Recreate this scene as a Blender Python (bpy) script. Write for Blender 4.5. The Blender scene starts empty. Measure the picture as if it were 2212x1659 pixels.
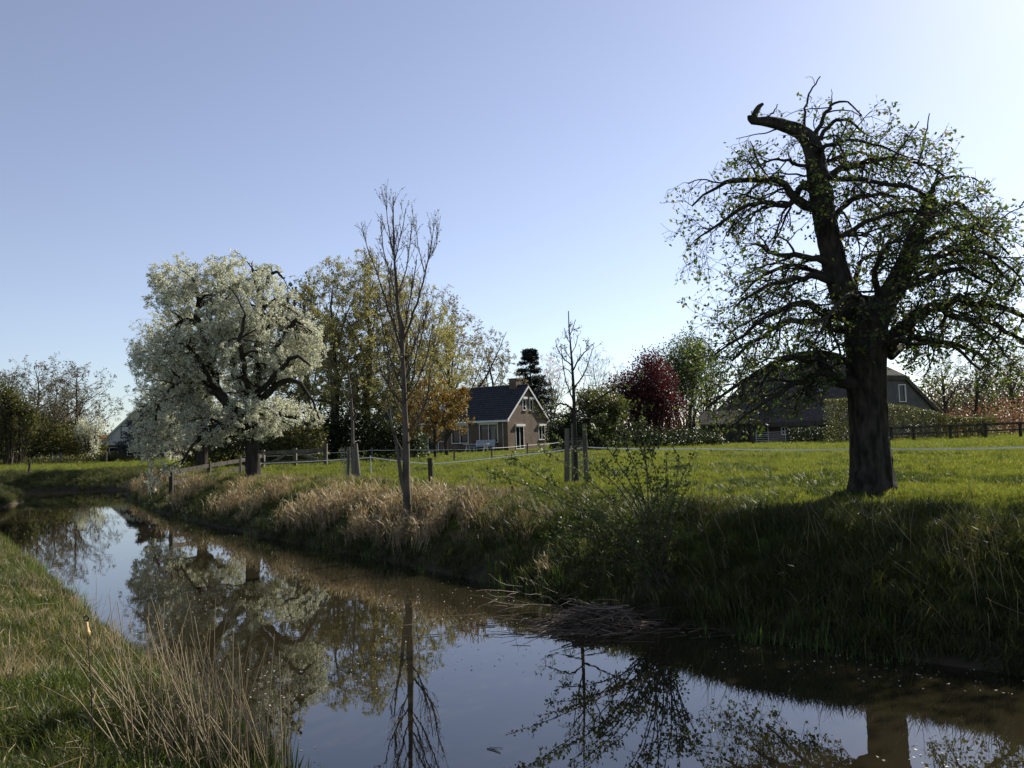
import bpy, math, random
import numpy as np
from mathutils import Vector, Matrix

scene = bpy.context.scene
C = scene.collection
R_ = math.radians

# ------------------------------------------------------------------ camera
CAM = np.array([0.0, 0.0, 2.1])
PITCH, ROLL, FPX = 4.0, 1.7, 1728.0          # degrees, degrees, focal length in units of a 2212 wide picture
cam_data = bpy.data.cameras.new('camera')
cam = bpy.data.objects.new('camera', cam_data)
C.objects.link(cam)
cam_data.sensor_width = 36.0
cam_data.lens = 36.0 * FPX / 2212.0
cam_data.clip_start = 0.05
cam_data.clip_end = 6000.0
M3 = Matrix.Rotation(R_(90 + PITCH), 3, 'X') @ Matrix.Rotation(R_(-ROLL), 3, 'Z')
cam.matrix_world = Matrix.Translation(CAM.tolist()) @ M3.to_4x4()
scene.camera = cam
M3n = np.array(M3)

# ------------------------------------------------------------------ light
SUN_AZ, SUN_EL = 41.0, 33.0                  # degrees right of the viewing axis (+Y), degrees above the horizon
sun_dir = Vector((math.sin(R_(SUN_AZ)) * math.cos(R_(SUN_EL)), math.cos(R_(SUN_AZ)) * math.cos(R_(SUN_EL)), math.sin(R_(SUN_EL))))
world = bpy.data.worlds.new('World')
scene.world = world
world.use_nodes = True
wn = world.node_tree.nodes
wn.clear()
sky = wn.new('ShaderNodeTexSky')
sky.sky_type = 'NISHITA'
sky.sun_disc = False
sky.sun_elevation = R_(SUN_EL)
sky.sun_rotation = R_(SUN_AZ)
sky.altitude = 0.0
sky.air_density = 1.0
sky.dust_density = 0.3
sky.ozone_density = 4.5
bg = wn.new('ShaderNodeBackground')
bg.inputs['Strength'].default_value = 0.072
wo = wn.new('ShaderNodeOutputWorld')
hsv = wn.new('ShaderNodeHueSaturation')            # colour grade: shifts the whole sky a little paler and more violet
hsv.inputs['Hue'].default_value = 0.512
hsv.inputs['Saturation'].default_value = 0.7
world.node_tree.links.new(sky.outputs[0], hsv.inputs['Color'])
world.node_tree.links.new(hsv.outputs[0], bg.inputs[0])
world.node_tree.links.new(bg.outputs[0], wo.inputs[0])
sun_data = bpy.data.lights.new('sun', 'SUN')
sun_data.energy = 5.0
sun_data.angle = R_(0.53)
sun_data.color = (1.0, 0.93, 0.82)
sun = bpy.data.objects.new('sun', sun_data)
C.objects.link(sun)
sun.rotation_euler = sun_dir.to_track_quat('Z', 'Y').to_euler()
scene.view_settings.view_transform = 'Standard'
scene.view_settings.look = 'None'
scene.view_settings.exposure = 1.0
scene.view_settings.gamma = 1.0
scene.view_settings.use_curve_mapping = False
scene.render.engine = 'CYCLES'
scene.cycles.max_bounces = 6
scene.cycles.diffuse_bounces = 3
scene.cycles.glossy_bounces = 3
scene.cycles.transmission_bounces = 3

# ------------------------------------------------------------------ small maths
def ray(xd, yd):
    d = M3n @ np.array([(xd - 1106.0) / FPX, -(yd - 829.5) / FPX, -1.0])
    return d
def at(xd, yd, D):                            # a point at the real distance D along +Y
    d = ray(xd, yd)
    return CAM + d * (D / d[1])
def on_z(xd, yd, z=0.0):                      # a point on a level plane
    d = ray(xd, yd)
    return CAM + d * ((z - CAM[2]) / d[2])
def norm(v, axis=-1):
    return v / np.maximum(np.linalg.norm(v, axis=axis, keepdims=True), 1e-9)

def hash2(ix, iy, seed):
    n = (ix.astype(np.int64) * 374761393 + iy.astype(np.int64) * 668265263 + seed * 1274126177) & 0xffffffff
    n = ((n ^ (n >> 13)) * 1274126177) & 0xffffffff
    return ((n ^ (n >> 16)) & 0xffff) / 65535.0
def vnoise(x, y, seed=0):
    x = np.asarray(x, float); y = np.asarray(y, float)
    ix = np.floor(x); iy = np.floor(y)
    fx = x - ix; fy = y - iy
    fx = fx * fx * (3 - 2 * fx); fy = fy * fy * (3 - 2 * fy)
    a = hash2(ix, iy, seed); b = hash2(ix + 1, iy, seed); c = hash2(ix, iy + 1, seed); d = hash2(ix + 1, iy + 1, seed)
    return (a * (1 - fx) + b * fx) * (1 - fy) + (c * (1 - fx) + d * fx) * fy

# ------------------------------------------------------------------ materials
def new_mat(name):
    m = bpy.data.materials.new(name)
    m.use_nodes = True
    nt = m.node_tree
    nt.nodes.clear()
    out = nt.nodes.new('ShaderNodeOutputMaterial')
    return m, nt, out
def ramp_node(nt, stops):
    r = nt.nodes.new('ShaderNodeValToRGB')
    e = r.color_ramp.elements
    while len(e) < len(stops): e.new(0.5)
    for i, (p, c) in enumerate(stops):
        e[i].position = p
        e[i].color = (*c, 1)
    return r
def leaf_mat(name, stops, trans=0.45, tcol=(1.0, 1.0, 0.6), rough=0.5, per_instance=False, spec=0.3):
    """thin leaf: colour by a per-leaf number, some light passes through"""
    m, nt, out = new_mat(name)
    L = nt.links.new
    r = ramp_node(nt, stops)
    a = nt.nodes.new('ShaderNodeAttribute'); a.attribute_name = 'tint'
    if per_instance:
        o = nt.nodes.new('ShaderNodeObjectInfo')
        mx = nt.nodes.new('ShaderNodeMath'); mx.operation = 'MULTIPLY_ADD'
        L(o.outputs['Random'], mx.inputs[0]); mx.inputs[1].default_value = 0.5
        h = nt.nodes.new('ShaderNodeMath'); h.operation = 'MULTIPLY'
        L(a.outputs['Fac'], h.inputs[0]); h.inputs[1].default_value = 0.5
        L(h.outputs[0], mx.inputs[2])
        L(mx.outputs[0], r.inputs[0])
    else:
        L(a.outputs['Fac'], r.inputs[0])
    p = nt.nodes.new('ShaderNodeBsdfPrincipled')
    p.inputs['Roughness'].default_value = rough
    p.inputs['Specular IOR Level'].default_value = spec
    L(r.outputs[0], p.inputs['Base Color'])
    t = nt.nodes.new('ShaderNodeBsdfTranslucent')
    mul = nt.nodes.new('ShaderNodeMix'); mul.data_type = 'RGBA'; mul.blend_type = 'MULTIPLY'
    mul.inputs[0].default_value = 1.0
    L(r.outputs[0], mul.inputs[6]); mul.inputs[7].default_value = (*tcol, 1)
    L(mul.outputs[2], t.inputs['Color'])
    ms = nt.nodes.new('ShaderNodeMixShader'); ms.inputs[0].default_value = trans
    L(p.outputs[0], ms.inputs[1]); L(t.outputs[0], ms.inputs[2])
    L(ms.outputs[0], out.inputs[0])
    return m
def solid_mat(name, c1, c2=None, scale=5.0, rough=0.8, bump=0.0, bscale=None, stretch=(1, 1, 1), spec=0.3, metallic=0.0, detail=6.0, lo=0.35, hi=0.65):
    m, nt, out = new_mat(name)
    L = nt.links.new
    p = nt.nodes.new('ShaderNodeBsdfPrincipled')
    p.inputs['Roughness'].default_value = rough
    p.inputs['Specular IOR Level'].default_value = spec
    p.inputs['Metallic'].default_value = metallic
    tc = nt.nodes.new('ShaderNodeTexCoord')
    mp = nt.nodes.new('ShaderNodeMapping'); mp.inputs['Scale'].default_value = stretch
    L(tc.outputs['Object'], mp.inputs[0])
    if c2 is None:
        p.inputs['Base Color'].default_value = (*c1, 1)
    else:
        n = nt.nodes.new('ShaderNodeTexNoise'); n.inputs['Scale'].default_value = scale; n.inputs['Detail'].default_value = detail
        L(mp.outputs[0], n.inputs['Vector'])
        r = ramp_node(nt, [(lo, c1), (hi, c2)])
        L(n.outputs[0], r.inputs[0]); L(r.outputs[0], p.inputs['Base Color'])
    if bump:
        n2 = nt.nodes.new('ShaderNodeTexNoise'); n2.inputs['Scale'].default_value = bscale or scale * 2; n2.inputs['Detail'].default_value = 8.0
        L(mp.outputs[0], n2.inputs['Vector'])
        b = nt.nodes.new('ShaderNodeBump'); b.inputs['Strength'].default_value = bump; b.inputs['Distance'].default_value = 0.05
        L(n2.outputs[0], b.inputs['Height']); L(b.outputs[0], p.inputs['Normal'])
    L(p.outputs[0], out.inputs[0])
    return m
def brick_mat(name, c1, c2, mortar, scale=1.0, axis='gable'):
    m, nt, out = new_mat(name)
    L = nt.links.new
    p = nt.nodes.new('ShaderNodeBsdfPrincipled'); p.inputs['Roughness'].default_value = 0.9; p.inputs['Specular IOR Level'].default_value = 0.15
    tc = nt.nodes.new('ShaderNodeTexCoord')
    sp = nt.nodes.new('ShaderNodeSeparateXYZ'); L(tc.outputs['Object'], sp.inputs[0])
    ad = nt.nodes.new('ShaderNodeMath'); ad.operation = 'ADD'; L(sp.outputs[0], ad.inputs[0]); L(sp.outputs[1], ad.inputs[1])
    cb = nt.nodes.new('ShaderNodeCombineXYZ'); L(ad.outputs[0], cb.inputs[0]); L(sp.outputs[2], cb.inputs[1])
    bt = nt.nodes.new('ShaderNodeTexBrick')
    bt.inputs['Color1'].default_value = (*c1, 1); bt.inputs['Color2'].default_value = (*c2, 1); bt.inputs['Mortar'].default_value = (*mortar, 1)
    bt.inputs['Scale'].default_value = scale; bt.inputs['Brick Width'].default_value = 0.22; bt.inputs['Row Height'].default_value = 0.065; bt.inputs['Mortar Size'].default_value = 0.008
    L(cb.outputs[0], bt.inputs['Vector'])
    n = nt.nodes.new('ShaderNodeTexNoise'); n.inputs['Scale'].default_value = 1.3; n.inputs['Detail'].default_value = 5
    L(tc.outputs['Object'], n.inputs['Vector'])
    r = ramp_node(nt, [(0.3, (0.72, 0.72, 0.72)), (0.7, (1.1, 1.08, 1.05))]); L(n.outputs[0], r.inputs[0])
    mul = nt.nodes.new('ShaderNodeMix'); mul.data_type = 'RGBA'; mul.blend_type = 'MULTIPLY'; mul.inputs[0].default_value = 1
    L(bt.outputs[0], mul.inputs[6]); L(r.outputs[0], mul.inputs[7]); L(mul.outputs[2], p.inputs['Base Color'])
    b = nt.nodes.new('ShaderNodeBump'); b.inputs['Strength'].default_value = 0.4; b.inputs['Distance'].default_value = 0.01
    b.invert = True
    L(bt.outputs['Fac'], b.inputs['Height']); L(b.outputs[0], p.inputs['Normal'])
    L(p.outputs[0], out.inputs[0])
    return m

MT = {}
MT['bark'] = solid_mat('bark_old', (0.018, 0.016, 0.013), (0.06, 0.052, 0.042), 11, 0.95, 1.0, 22, (1, 1, 0.35), 0.08)
MT['bark_dark'] = solid_mat('bark_dark', (0.022, 0.019, 0.016), (0.05, 0.043, 0.035), 6, 0.95, 0.5, 9, (1, 1, 0.3), 0.1)
MT['bark_grey'] = solid_mat('bark_grey', (0.06, 0.05, 0.038), (0.125, 0.108, 0.082), 7, 0.85, 0.3, 12, (1, 1, 0.4), 0.2)
MT['bark_pale'] = solid_mat('bark_pale', (0.3, 0.28, 0.24), (0.42, 0.4, 0.36), 6, 0.8, 0.2, 9, (1, 1, .4), 0.2)
MT['twig'] = solid_mat('twig_brown', (0.05, 0.04, 0.03), None, rough=0.85, spec=0.15)
MT['twig_pale'] = solid_mat('twig_pale', (0.075, 0.06, 0.045), None, rough=0.85, spec=0.15)
MT['maple_twig'] = solid_mat('maple_twig', (0.11, 0.09, 0.06), None, rough=0.85, spec=0.15)
MT['pear_leaf'] = leaf_mat('pear_leaf', [(0.0, (0.045, 0.075, 0.018)), (0.55, (0.075, 0.115, 0.03)), (0.85, (0.13, 0.155, 0.05)), (1.0, (0.17, 0.13, 0.06))], 0.5)
MT['blossom'] = leaf_mat('blossom_white', [(0.0, (0.36, 0.385, 0.25)), (0.33, (0.58, 0.59, 0.46)), (1.0, (0.77, 0.755, 0.64))], 0.36, (1, 1, .9), 0.7, spec=.1)
MT['pink_blossom'] = leaf_mat('blossom_pale_pink', [(0, (0.6, 0.5, 0.48)), (1, (0.75, 0.7, 0.68))], 0.4, (1, 1, 1), 0.7, spec=.1)
MT['young_leaf'] = leaf_mat('young_leaf', [(0.0, (0.05, 0.075, 0.015)), (0.6, (0.085, 0.115, 0.03)), (1.0, (0.13, 0.15, 0.05))], 0.45)
MT['maple_bud'] = leaf_mat('maple_bud_leaf', [(0.0, (0.17, 0.175, 0.065)), (0.5, (0.26, 0.255, 0.1)), (1.0, (0.37, 0.32, 0.14))], 0.55, (1, .97, .75))
MT['orange_leaf'] = leaf_mat('orange_young_leaf', [(0.0, (0.13, 0.09, 0.022)), (0.6, (0.2, 0.13, 0.03)), (1.0, (0.27, 0.165, 0.04))], 0.42, (1, .9, .5))
MT['pale_bud'] = leaf_mat('pale_bud_leaf', [(0, (0.16, 0.15, 0.075)), (1, (0.28, 0.23, 0.14))], 0.4, (1, 1, .8))
MT['red_leaf'] = leaf_mat('copper_leaf', [(0, (0.03, 0.01, 0.012)), (0.6, (0.06, 0.016, 0.018)), (1.0, (0.11, 0.028, 0.028))], 0.4, (1, .6, .6))
MT['conifer'] = leaf_mat('conifer_needle', [(0, (0.012, 0.02, 0.016)), (1, (0.03, 0.045, 0.035))], 0.1)
MT['hedge_leaf'] = leaf_mat('hedge_leaf', [(0, (0.05, 0.06, 0.02)), (0.6, (0.09, 0.1, 0.03)), (1.0, (0.15, 0.14, 0.045))], 0.38)
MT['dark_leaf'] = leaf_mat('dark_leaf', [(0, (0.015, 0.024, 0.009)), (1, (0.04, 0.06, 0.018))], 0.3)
MT['olive_leaf'] = leaf_mat('olive_leaf', [(0, (0.05, 0.055, 0.016)), (0.6, (0.09, 0.095, 0.03)), (1, (0.13, 0.12, 0.04))], 0.4)
MT['brown_bud'] = leaf_mat('brown_bud', [(0, (0.085, 0.07, 0.04)), (1, (0.16, 0.14, 0.08))], 0.35, (1, 1, .8))
MT['russet_leaf'] = leaf_mat('russet_leaf', [(0, (0.14, 0.075, 0.04)), (1, (0.27, 0.15, 0.09))], 0.4, (1, .9, .7))
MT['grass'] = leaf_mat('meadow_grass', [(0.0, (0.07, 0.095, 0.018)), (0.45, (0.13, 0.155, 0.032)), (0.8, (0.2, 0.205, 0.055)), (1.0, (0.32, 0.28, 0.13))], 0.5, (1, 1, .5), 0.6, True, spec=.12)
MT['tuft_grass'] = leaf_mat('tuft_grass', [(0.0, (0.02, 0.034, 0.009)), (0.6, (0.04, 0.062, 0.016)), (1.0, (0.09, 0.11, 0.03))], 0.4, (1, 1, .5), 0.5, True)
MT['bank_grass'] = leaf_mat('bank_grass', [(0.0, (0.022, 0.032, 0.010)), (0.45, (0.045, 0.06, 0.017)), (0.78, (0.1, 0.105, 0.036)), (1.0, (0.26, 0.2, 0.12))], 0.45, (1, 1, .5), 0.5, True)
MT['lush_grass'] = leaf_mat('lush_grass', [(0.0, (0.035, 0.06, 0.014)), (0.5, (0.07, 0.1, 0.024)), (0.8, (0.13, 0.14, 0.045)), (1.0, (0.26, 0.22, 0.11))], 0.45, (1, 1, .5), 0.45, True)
MT['dry_reed'] = leaf_mat('dry_reed', [(0.0, (0.17, 0.13, 0.065)), (0.5, (0.33, 0.26, 0.145)), (1.0, (0.55, 0.46, 0.29))], 0.25, (1, .9, .7), 0.6, True)
MT['straw'] = leaf_mat('dry_grass', [(0.0, (0.2, 0.15, 0.08)), (0.6, (0.34, 0.26, 0.15)), (1.0, (0.46, 0.38, 0.24))], 0.35, (1, .95, .75), 0.6, True)
MT['wet_reed'] = leaf_mat('wet_reed', [(0.0, (0.05, 0.035, 0.022)), (0.6, (0.12, 0.085, 0.055)), (1.0, (0.3, 0.23, 0.16))], 0.1, (1, .9, .7), 0.55)
MT['iris'] = leaf_mat('reed_shoot_green', [(0.0, (0.06, 0.1, 0.02)), (0.6, (0.1, 0.16, 0.03)), (1.0, (0.18, 0.23, 0.06))], 0.45, (1, 1, .5), 0.4, True)
MT['wood_grey'] = solid_mat('weathered_wood', (0.08, 0.07, 0.058), (0.16, 0.143, 0.12), 5, 0.9, 0.3, 12, (1, 1, .15), .15)
MT['wood_dark'] = solid_mat('dark_weathered_wood', (0.03, 0.025, 0.02), (0.07, 0.06, 0.048), 5, 0.9, 0.3, 12, (1, 1, .15), .15)
MT['white_paint'] = solid_mat('white_paint', (0.78, 0.77, 0.74), (0.68, 0.67, 0.64), 3, 0.5)
MT['tape'] = solid_mat('white_tape', (0.85, 0.85, 0.82), None, rough=0.6)
MT['metal'] = solid_mat('galvanised_metal', (0.35, 0.35, 0.34), (0.5, 0.5, 0.48), 8, 0.5, metallic=0.6)
MT['mesh_wire'] = solid_mat('wire_mesh', (0.2, 0.2, 0.19), None, rough=0.6, metallic=0.4)
MT['rust'] = solid_mat('rusty_iron', (0.03, 0.022, 0.018), (0.07, 0.045, 0.03), 30, 0.9)
MT['insulator'] = solid_mat('yellow_plastic', (0.42, 0.27, 0.1), None, rough=0.5)
MT['black_plastic'] = solid_mat('black_plastic', (0.02, 0.02, 0.02), None, rough=0.5)
MT['brick_brown'] = brick_mat('brown_brick', (0.165, 0.115, 0.082), (0.13, 0.09, 0.064), (0.17, 0.145, 0.12))
MT['brick_grey'] = brick_mat('grey_brick', (0.13, 0.115, 0.108), (0.1, 0.09, 0.085), (0.16, 0.15, 0.145))
MT['brick_dark'] = brick_mat('dark_brick', (0.1, 0.06, 0.05), (0.07, 0.045, 0.04), (0.1, 0.09, 0.08))
MT['tile'] = solid_mat('dark_roof_tile', (0.022, 0.023, 0.028), (0.045, 0.045, 0.05), 3, 0.6, spec=.4)
MT['thatch'] = solid_mat('thatch', (0.05, 0.044, 0.038), (0.095, 0.083, 0.068), 4, 0.95, 0.6, 30, (1, 1, .3), .1)
MT['plinth'] = solid_mat('dark_plinth', (0.03, 0.03, 0.03), (0.05, 0.05, 0.048), 4, 0.9)
MT['dark_frame'] = solid_mat('dark_frame', (0.025, 0.03, 0.03), None, rough=0.5)
MT['glass'] = solid_mat('window_glass', (0.012, 0.014, 0.017), None, rough=0.03, spec=0.28)
MT['curtain'] = solid_mat('pale_curtain', (0.24, 0.23, 0.21), (0.18, 0.175, 0.16), 3, 0.9)
MT['bench_blue'] = solid_mat('pale_blue_paint', (0.5, 0.55, 0.62), (0.42, 0.47, 0.54), 4, 0.6)
MT['white_board'] = solid_mat('white_boarding', (0.72, 0.73, 0.75), (0.64, 0.65, 0.67), 2, 0.6)
MT['red_tile'] = solid_mat('red_roof_tile', (0.25, 0.09, 0.05), (0.34, 0.13, 0.07), 4, 0.85)
MT['stone'] = solid_mat('pale_stone', (0.3, 0.29, 0.27), (0.42, 0.41, 0.39), 5, 0.9)
MT['soil'] = solid_mat('bare_soil', (0.045, 0.033, 0.022), (0.09, 0.068, 0.045), 6, 0.95, .5, 20)
MT['leaf_litter'] = leaf_mat('floating_petal', [(0, (0.35, 0.32, 0.24)), (1, (0.75, 0.73, 0.66))], 0.2, (1, 1, 1), 0.8)

# ------------------------------------------------------------------ mesh building
def mesh_np(name, V, quads=None, tris=None, tint=None, smooth=False, mat=None):
    me = bpy.data.meshes.new(name)
    V = np.asarray(V, np.float32).reshape(-1, 3)
    nq = 0 if quads is None else len(quads)
    ntr = 0 if tris is None else len(tris)
    me.vertices.add(len(V)); me.vertices.foreach_set('co', V.ravel())
    loops = []
    if nq: loops.append(np.asarray(quads, np.int32).ravel())
    if ntr: loops.append(np.asarray(tris, np.int32).ravel())
    lv = np.concatenate(loops)
    me.loops.add(len(lv)); me.loops.foreach_set('vertex_index', lv)
    starts = np.concatenate([np.arange(nq) * 4, nq * 4 + np.arange(ntr) * 3]).astype(np.int32)
    me.polygons.add(nq + ntr)
    me.polygons.foreach_set('loop_start', starts)
    me.polygons.foreach_set('use_smooth', np.full(nq + ntr, bool(smooth)))
    if tint is not None:
        a = me.attributes.new('tint', 'FLOAT', 'FACE')
        a.data.foreach_set('value', np.asarray(tint, np.float32))
    me.update(calc_edges=True)
    if mat: me.materials.append(mat)
    return me
def obj(name, me, parent=None, loc=None):
    o = bpy.data.objects.new(name, me)
    C.objects.link(o)
    if parent is not None: o.parent = parent
    if loc is not None: o.location = [float(v) for v in loc]
    return o
def tag(o, label=None, cat=None, group=None, kind=None):
    if label: o['label'] = label
    if cat: o['category'] = cat
    if group: o['group'] = group
    if kind: o['kind'] = kind
    return o
def thing(name, loc, label, cat, group=None, rz=0.0):
    o = obj(name, None, None, loc)
    o.rotation_euler = (0, 0, rz)
    o.empty_display_size = 0.2
    return tag(o, label, cat, group)

class MB:
    """collects boxes and such into one mesh"""
    def __init__(s): s.V = []; s.Q = []; s.T = []; s.n = 0
    def add(s, V, Q=None, T=None):
        V = np.asarray(V, float).reshape(-1, 3)
        s.V.append(V)
        if Q is not None and len(Q): s.Q.append(np.asarray(Q) + s.n)
        if T is not None and len(T): s.T.append(np.asarray(T) + s.n)
        s.n += len(V)
    def box(s, x0, x1, y0, y1, z0, z1):
        V = [(x, y, z) for z in (z0, z1) for y in (y0, y1) for x in (x0, x1)]
        s.add(V, [(0, 2, 3, 1), (4, 5, 7, 6), (0, 1, 5, 4), (2, 6, 7, 3), (0, 4, 6, 2), (1, 3, 7, 5)])
    def bar(s, a, b, w, h, up=(0, 0, 1)):
        """a beam from a to b, w wide, h high"""
        a = np.array(a, float); b = np.array(b, float)
        t = norm(b - a); u = np.array(up, float)
        sd = np.cross(t, u)
        if np.linalg.norm(sd) < 1e-4: sd = np.cross(t, np.array([1.0, 0, 0]))
        sd = norm(sd); u = norm(np.cross(sd, t))
        V = []
        for p in (a, b):
            for (i, j) in ((-1, -1), (1, -1), (1, 1), (-1, 1)):
                V.append(p + sd * i * w / 2 + u * j * h / 2)
        s.add(V, [(0, 3, 2, 1), (4, 5, 6, 7), (0, 1, 5, 4), (1, 2, 6, 5), (2, 3, 7, 6), (3, 0, 4, 7)])
    def tube(s, pts, rad, k=8, caps=True):
        pts = np.asarray(pts, float); rad = np.broadcast_to(np.asarray(rad, float), (len(pts),))
        V, Q = tubes(pts[None], rad[None], k)
        n0 = s.n
        s.add(V, Q)
        if caps:
            m = len(pts)
            for base, flip in ((0, True), ((m - 1) * k, False)):
                T = [(base, base + i, base + i + 1) for i in range(1, k - 1)]
                if flip: T = [(a, c, b) for a, b, c in T]
                s.T.append(np.array(T) + n0)
    def prism(s, poly, axis_vec):
        """closed outline (list of 3D points, convex) pushed along axis_vec"""
        P = np.asarray(poly, float); n = len(P)
        V = np.concatenate([P, P + np.asarray(axis_vec, float)])
        T = [(0, i + 1, i) for i in range(1, n - 1)] + [(n, n + i, n + i + 1) for i in range(1, n - 1)]
        Q = [(i, (i + 1) % n, n + (i + 1) % n, n + i) for i in range(n)]
        s.add(V, Q, T)
    def mesh(s, name, mat, smooth=False):
        V = np.concatenate(s.V)
        Q = np.concatenate(s.Q) if s.Q else None
        T = np.concatenate(s.T) if s.T else None
        return mesh_np(name, V, Q, T, None, smooth, mat)
    def build(s, name, mat, parent=None, smooth=False, loc=None):
        return obj(name, s.mesh(name, mat, smooth), parent, loc)

def tubes(P, Rr, k):
    """P (N,m,3), Rr (N,m) -> verts, quads"""
    N, m, _ = P.shape
    T = np.empty_like(P)
    T[:, 1:-1] = P[:, 2:] - P[:, :-2]; T[:, 0] = P[:, 1] - P[:, 0]; T[:, -1] = P[:, -1] - P[:, -2]
    T = norm(T)
    mean = norm(P[:, -1] - P[:, 0])
    ref = np.where(np.abs(mean[:, 2:3]) < 0.8, np.array([[0, 0, 1.0]]), np.array([[1.0, 0, 0]]))
    ref = norm(np.cross(mean, ref))
    U = ref[:, None, :] - T * np.sum(T * ref[:, None, :], -1, keepdims=True)
    U = norm(U); W = np.cross(T, U)
    a = np.arange(k) * 2 * math.pi / k
    V = P[:, :, None, :] + Rr[:, :, None, None] * (np.cos(a)[None, None, :, None] * U[:, :, None, :] + np.sin(a)[None, None, :, None] * W[:, :, None, :])
    idx = np.arange(N * m * k).reshape(N, m, k)
    nx = np.roll(idx, -1, axis=2)
    Q = np.stack([idx[:, :-1], nx[:, :-1], nx[:, 1:], idx[:, 1:]], -1).reshape(-1, 4)
    return V.reshape(-1, 3), Q
class TubeSet:
    def __init__(s): s.V = []; s.Q = []; s.n = 0
    def add(s, P, Rr, k):
        if len(P) == 0: return
        V, Q = tubes(P, Rr, k); s.V.append(V); s.Q.append(Q + s.n); s.n += len(V)
    def build(s, name, mat, parent, smooth=True):
        return obj(name, mesh_np(name, np.concatenate(s.V), np.concatenate(s.Q), None, None, smooth, mat), parent)

def resample(pts, rad, m):
    """Catmull-Rom through pts, m points out"""
    pts = np.asarray(pts, float); rad = np.asarray(rad, float)
    n = len(pts)
    if n == 2:
        t = np.linspace(0, 1, m)[:, None]
        return pts[0] * (1 - t) + pts[1] * t, rad[0] * (1 - t[:, 0]) + rad[1] * t[:, 0]
    ext = np.concatenate([[2 * pts[0] - pts[1]], pts, [2 * pts[-1] - pts[-2]]])
    s = np.linspace(0, n - 1 - 1e-6, m); i = s.astype(int); f = (s - i)[:, None]
    p0, p1, p2, p3 = ext[i], ext[i + 1], ext[i + 2], ext[i + 3]
    out = 0.5 * ((2 * p1) + (-p0 + p2) * f + (2 * p0 - 5 * p1 + 4 * p2 - p3) * f ** 2 + (-p0 + 3 * p1 - 3 * p2 + p3) * f ** 3)
    return out, np.interp(s, np.arange(n), rad)

def grow(rng, S, D, Ln, r0, r1, m, wander, grav):
    """N branches at once: start, direction, length; grav bends them down (negative: up)"""
    N = len(S)
    P = np.empty((N, m, 3)); P[:, 0] = S
    d = norm(D); st = (Ln / (m - 1))[:, None]
    grav = np.broadcast_to(np.asarray(grav, float), (N,))
    for i in range(1, m):
        d = d + rng.normal(0, wander, (N, 3))
        d[:, 2] -= grav
        d = norm(d)
        P[:, i] = P[:, i - 1] + d * st
    t = np.linspace(0, 1, m)[None]
    Rr = np.asarray(r0)[:, None] * (1 - t) + np.asarray(r1)[:, None] * t
    return P, Rr
def spawn(rng, P, Rr, per, t0, t1, ang, angsd, up=0.0):
    """children starting on parents; per: number or array per parent. Returns start, dir, t, parent radius, parent index"""
    N, m, _ = P.shape
    cnt = np.full(N, per) if np.isscalar(per) else np.asarray(per)
    pi = np.repeat(np.arange(N), cnt)
    n = len(pi)
    t = t0 + (t1 - t0) * rng.random(n)
    s = t * (m - 1); i = np.minimum(s.astype(int), m - 2); f = (s - i)[:, None]
    S = P[pi, i] * (1 - f) + P[pi, i + 1] * f
    T = norm(P[pi, i + 1] - P[pi, i])
    rp = Rr[pi, i] * (1 - f[:, 0]) + Rr[pi, i + 1] * f[:, 0]
    rv = norm(rng.normal(0, 1, (n, 3))); rv[:, 2] += up
    side = norm(rv - T * np.sum(rv * T, -1, keepdims=True))
    a = np.radians(rng.normal(ang, angsd, n))[:, None]
    return S, T * np.cos(a) + side * np.sin(a), t, rp, pi
def inside(P, ells):
    """which points lie in a union of ellipsoids (centre, radii)"""
    ok = np.zeros(P.shape[:-1], bool)
    for c, r in ells:
        ok |= np.sum(((P - np.asarray(c)) / np.asarray(r)) ** 2, -1) < 1
    return ok
def leaf_quads(rng, Pos, size, aspect=0.55, up=0.3, droop=None, tint=None):
    """kite shaped leaves, one quad each"""
    n = len(Pos)
    size = np.broadcast_to(np.asarray(size, float), (n,)) * rng.uniform(0.65, 1.3, n)
    nrm = rng.normal(0, 1, (n, 3)); nrm[:, 2] += up; nrm = norm(nrm)
    ax = rng.normal(0, 1, (n, 3))
    if droop is not None: ax[:, 2] -= droop
    ax = norm(ax - nrm * np.sum(ax * nrm, -1, keepdims=True))
    sd = np.cross(nrm, ax)
    L = size[:, None]; w = L * aspect / 2
    V = np.stack([Pos, Pos + ax * L * 0.45 + sd * w, Pos + ax * L + nrm * L * 0.12, Pos + ax * L * 0.45 - sd * w], 1).reshape(-1, 3)
    Q = np.arange(4 * n).reshape(n, 4)
    return V, Q, (rng.random(n) if tint is None else tint)
def leaves(name, rng, Pos, size, mat, parent, aspect=0.55, up=0.3, droop=None, tint=None):
    V, Q, t = leaf_quads(rng, Pos, size, aspect, up, droop, tint)
    o = obj(name, mesh_np(name, V, Q, None, t, False, mat), parent)
    o['kind'] = 'stuff'
    return o

def copy_tree(src, loc, rz=None, scale=None):
    r = src.copy(); C.objects.link(r)
    r.location = [float(v) for v in loc]
    if rz is not None: r.rotation_euler = (0, 0, rz)
    if scale is not None: r.scale = scale if hasattr(scale, '__len__') else (scale,) * 3
    for ch in src.children:
        c = ch.copy(); C.objects.link(c); c.parent = r
        for g in ch.children:
            d = g.copy(); C.objects.link(d); d.parent = c
    return r

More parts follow.
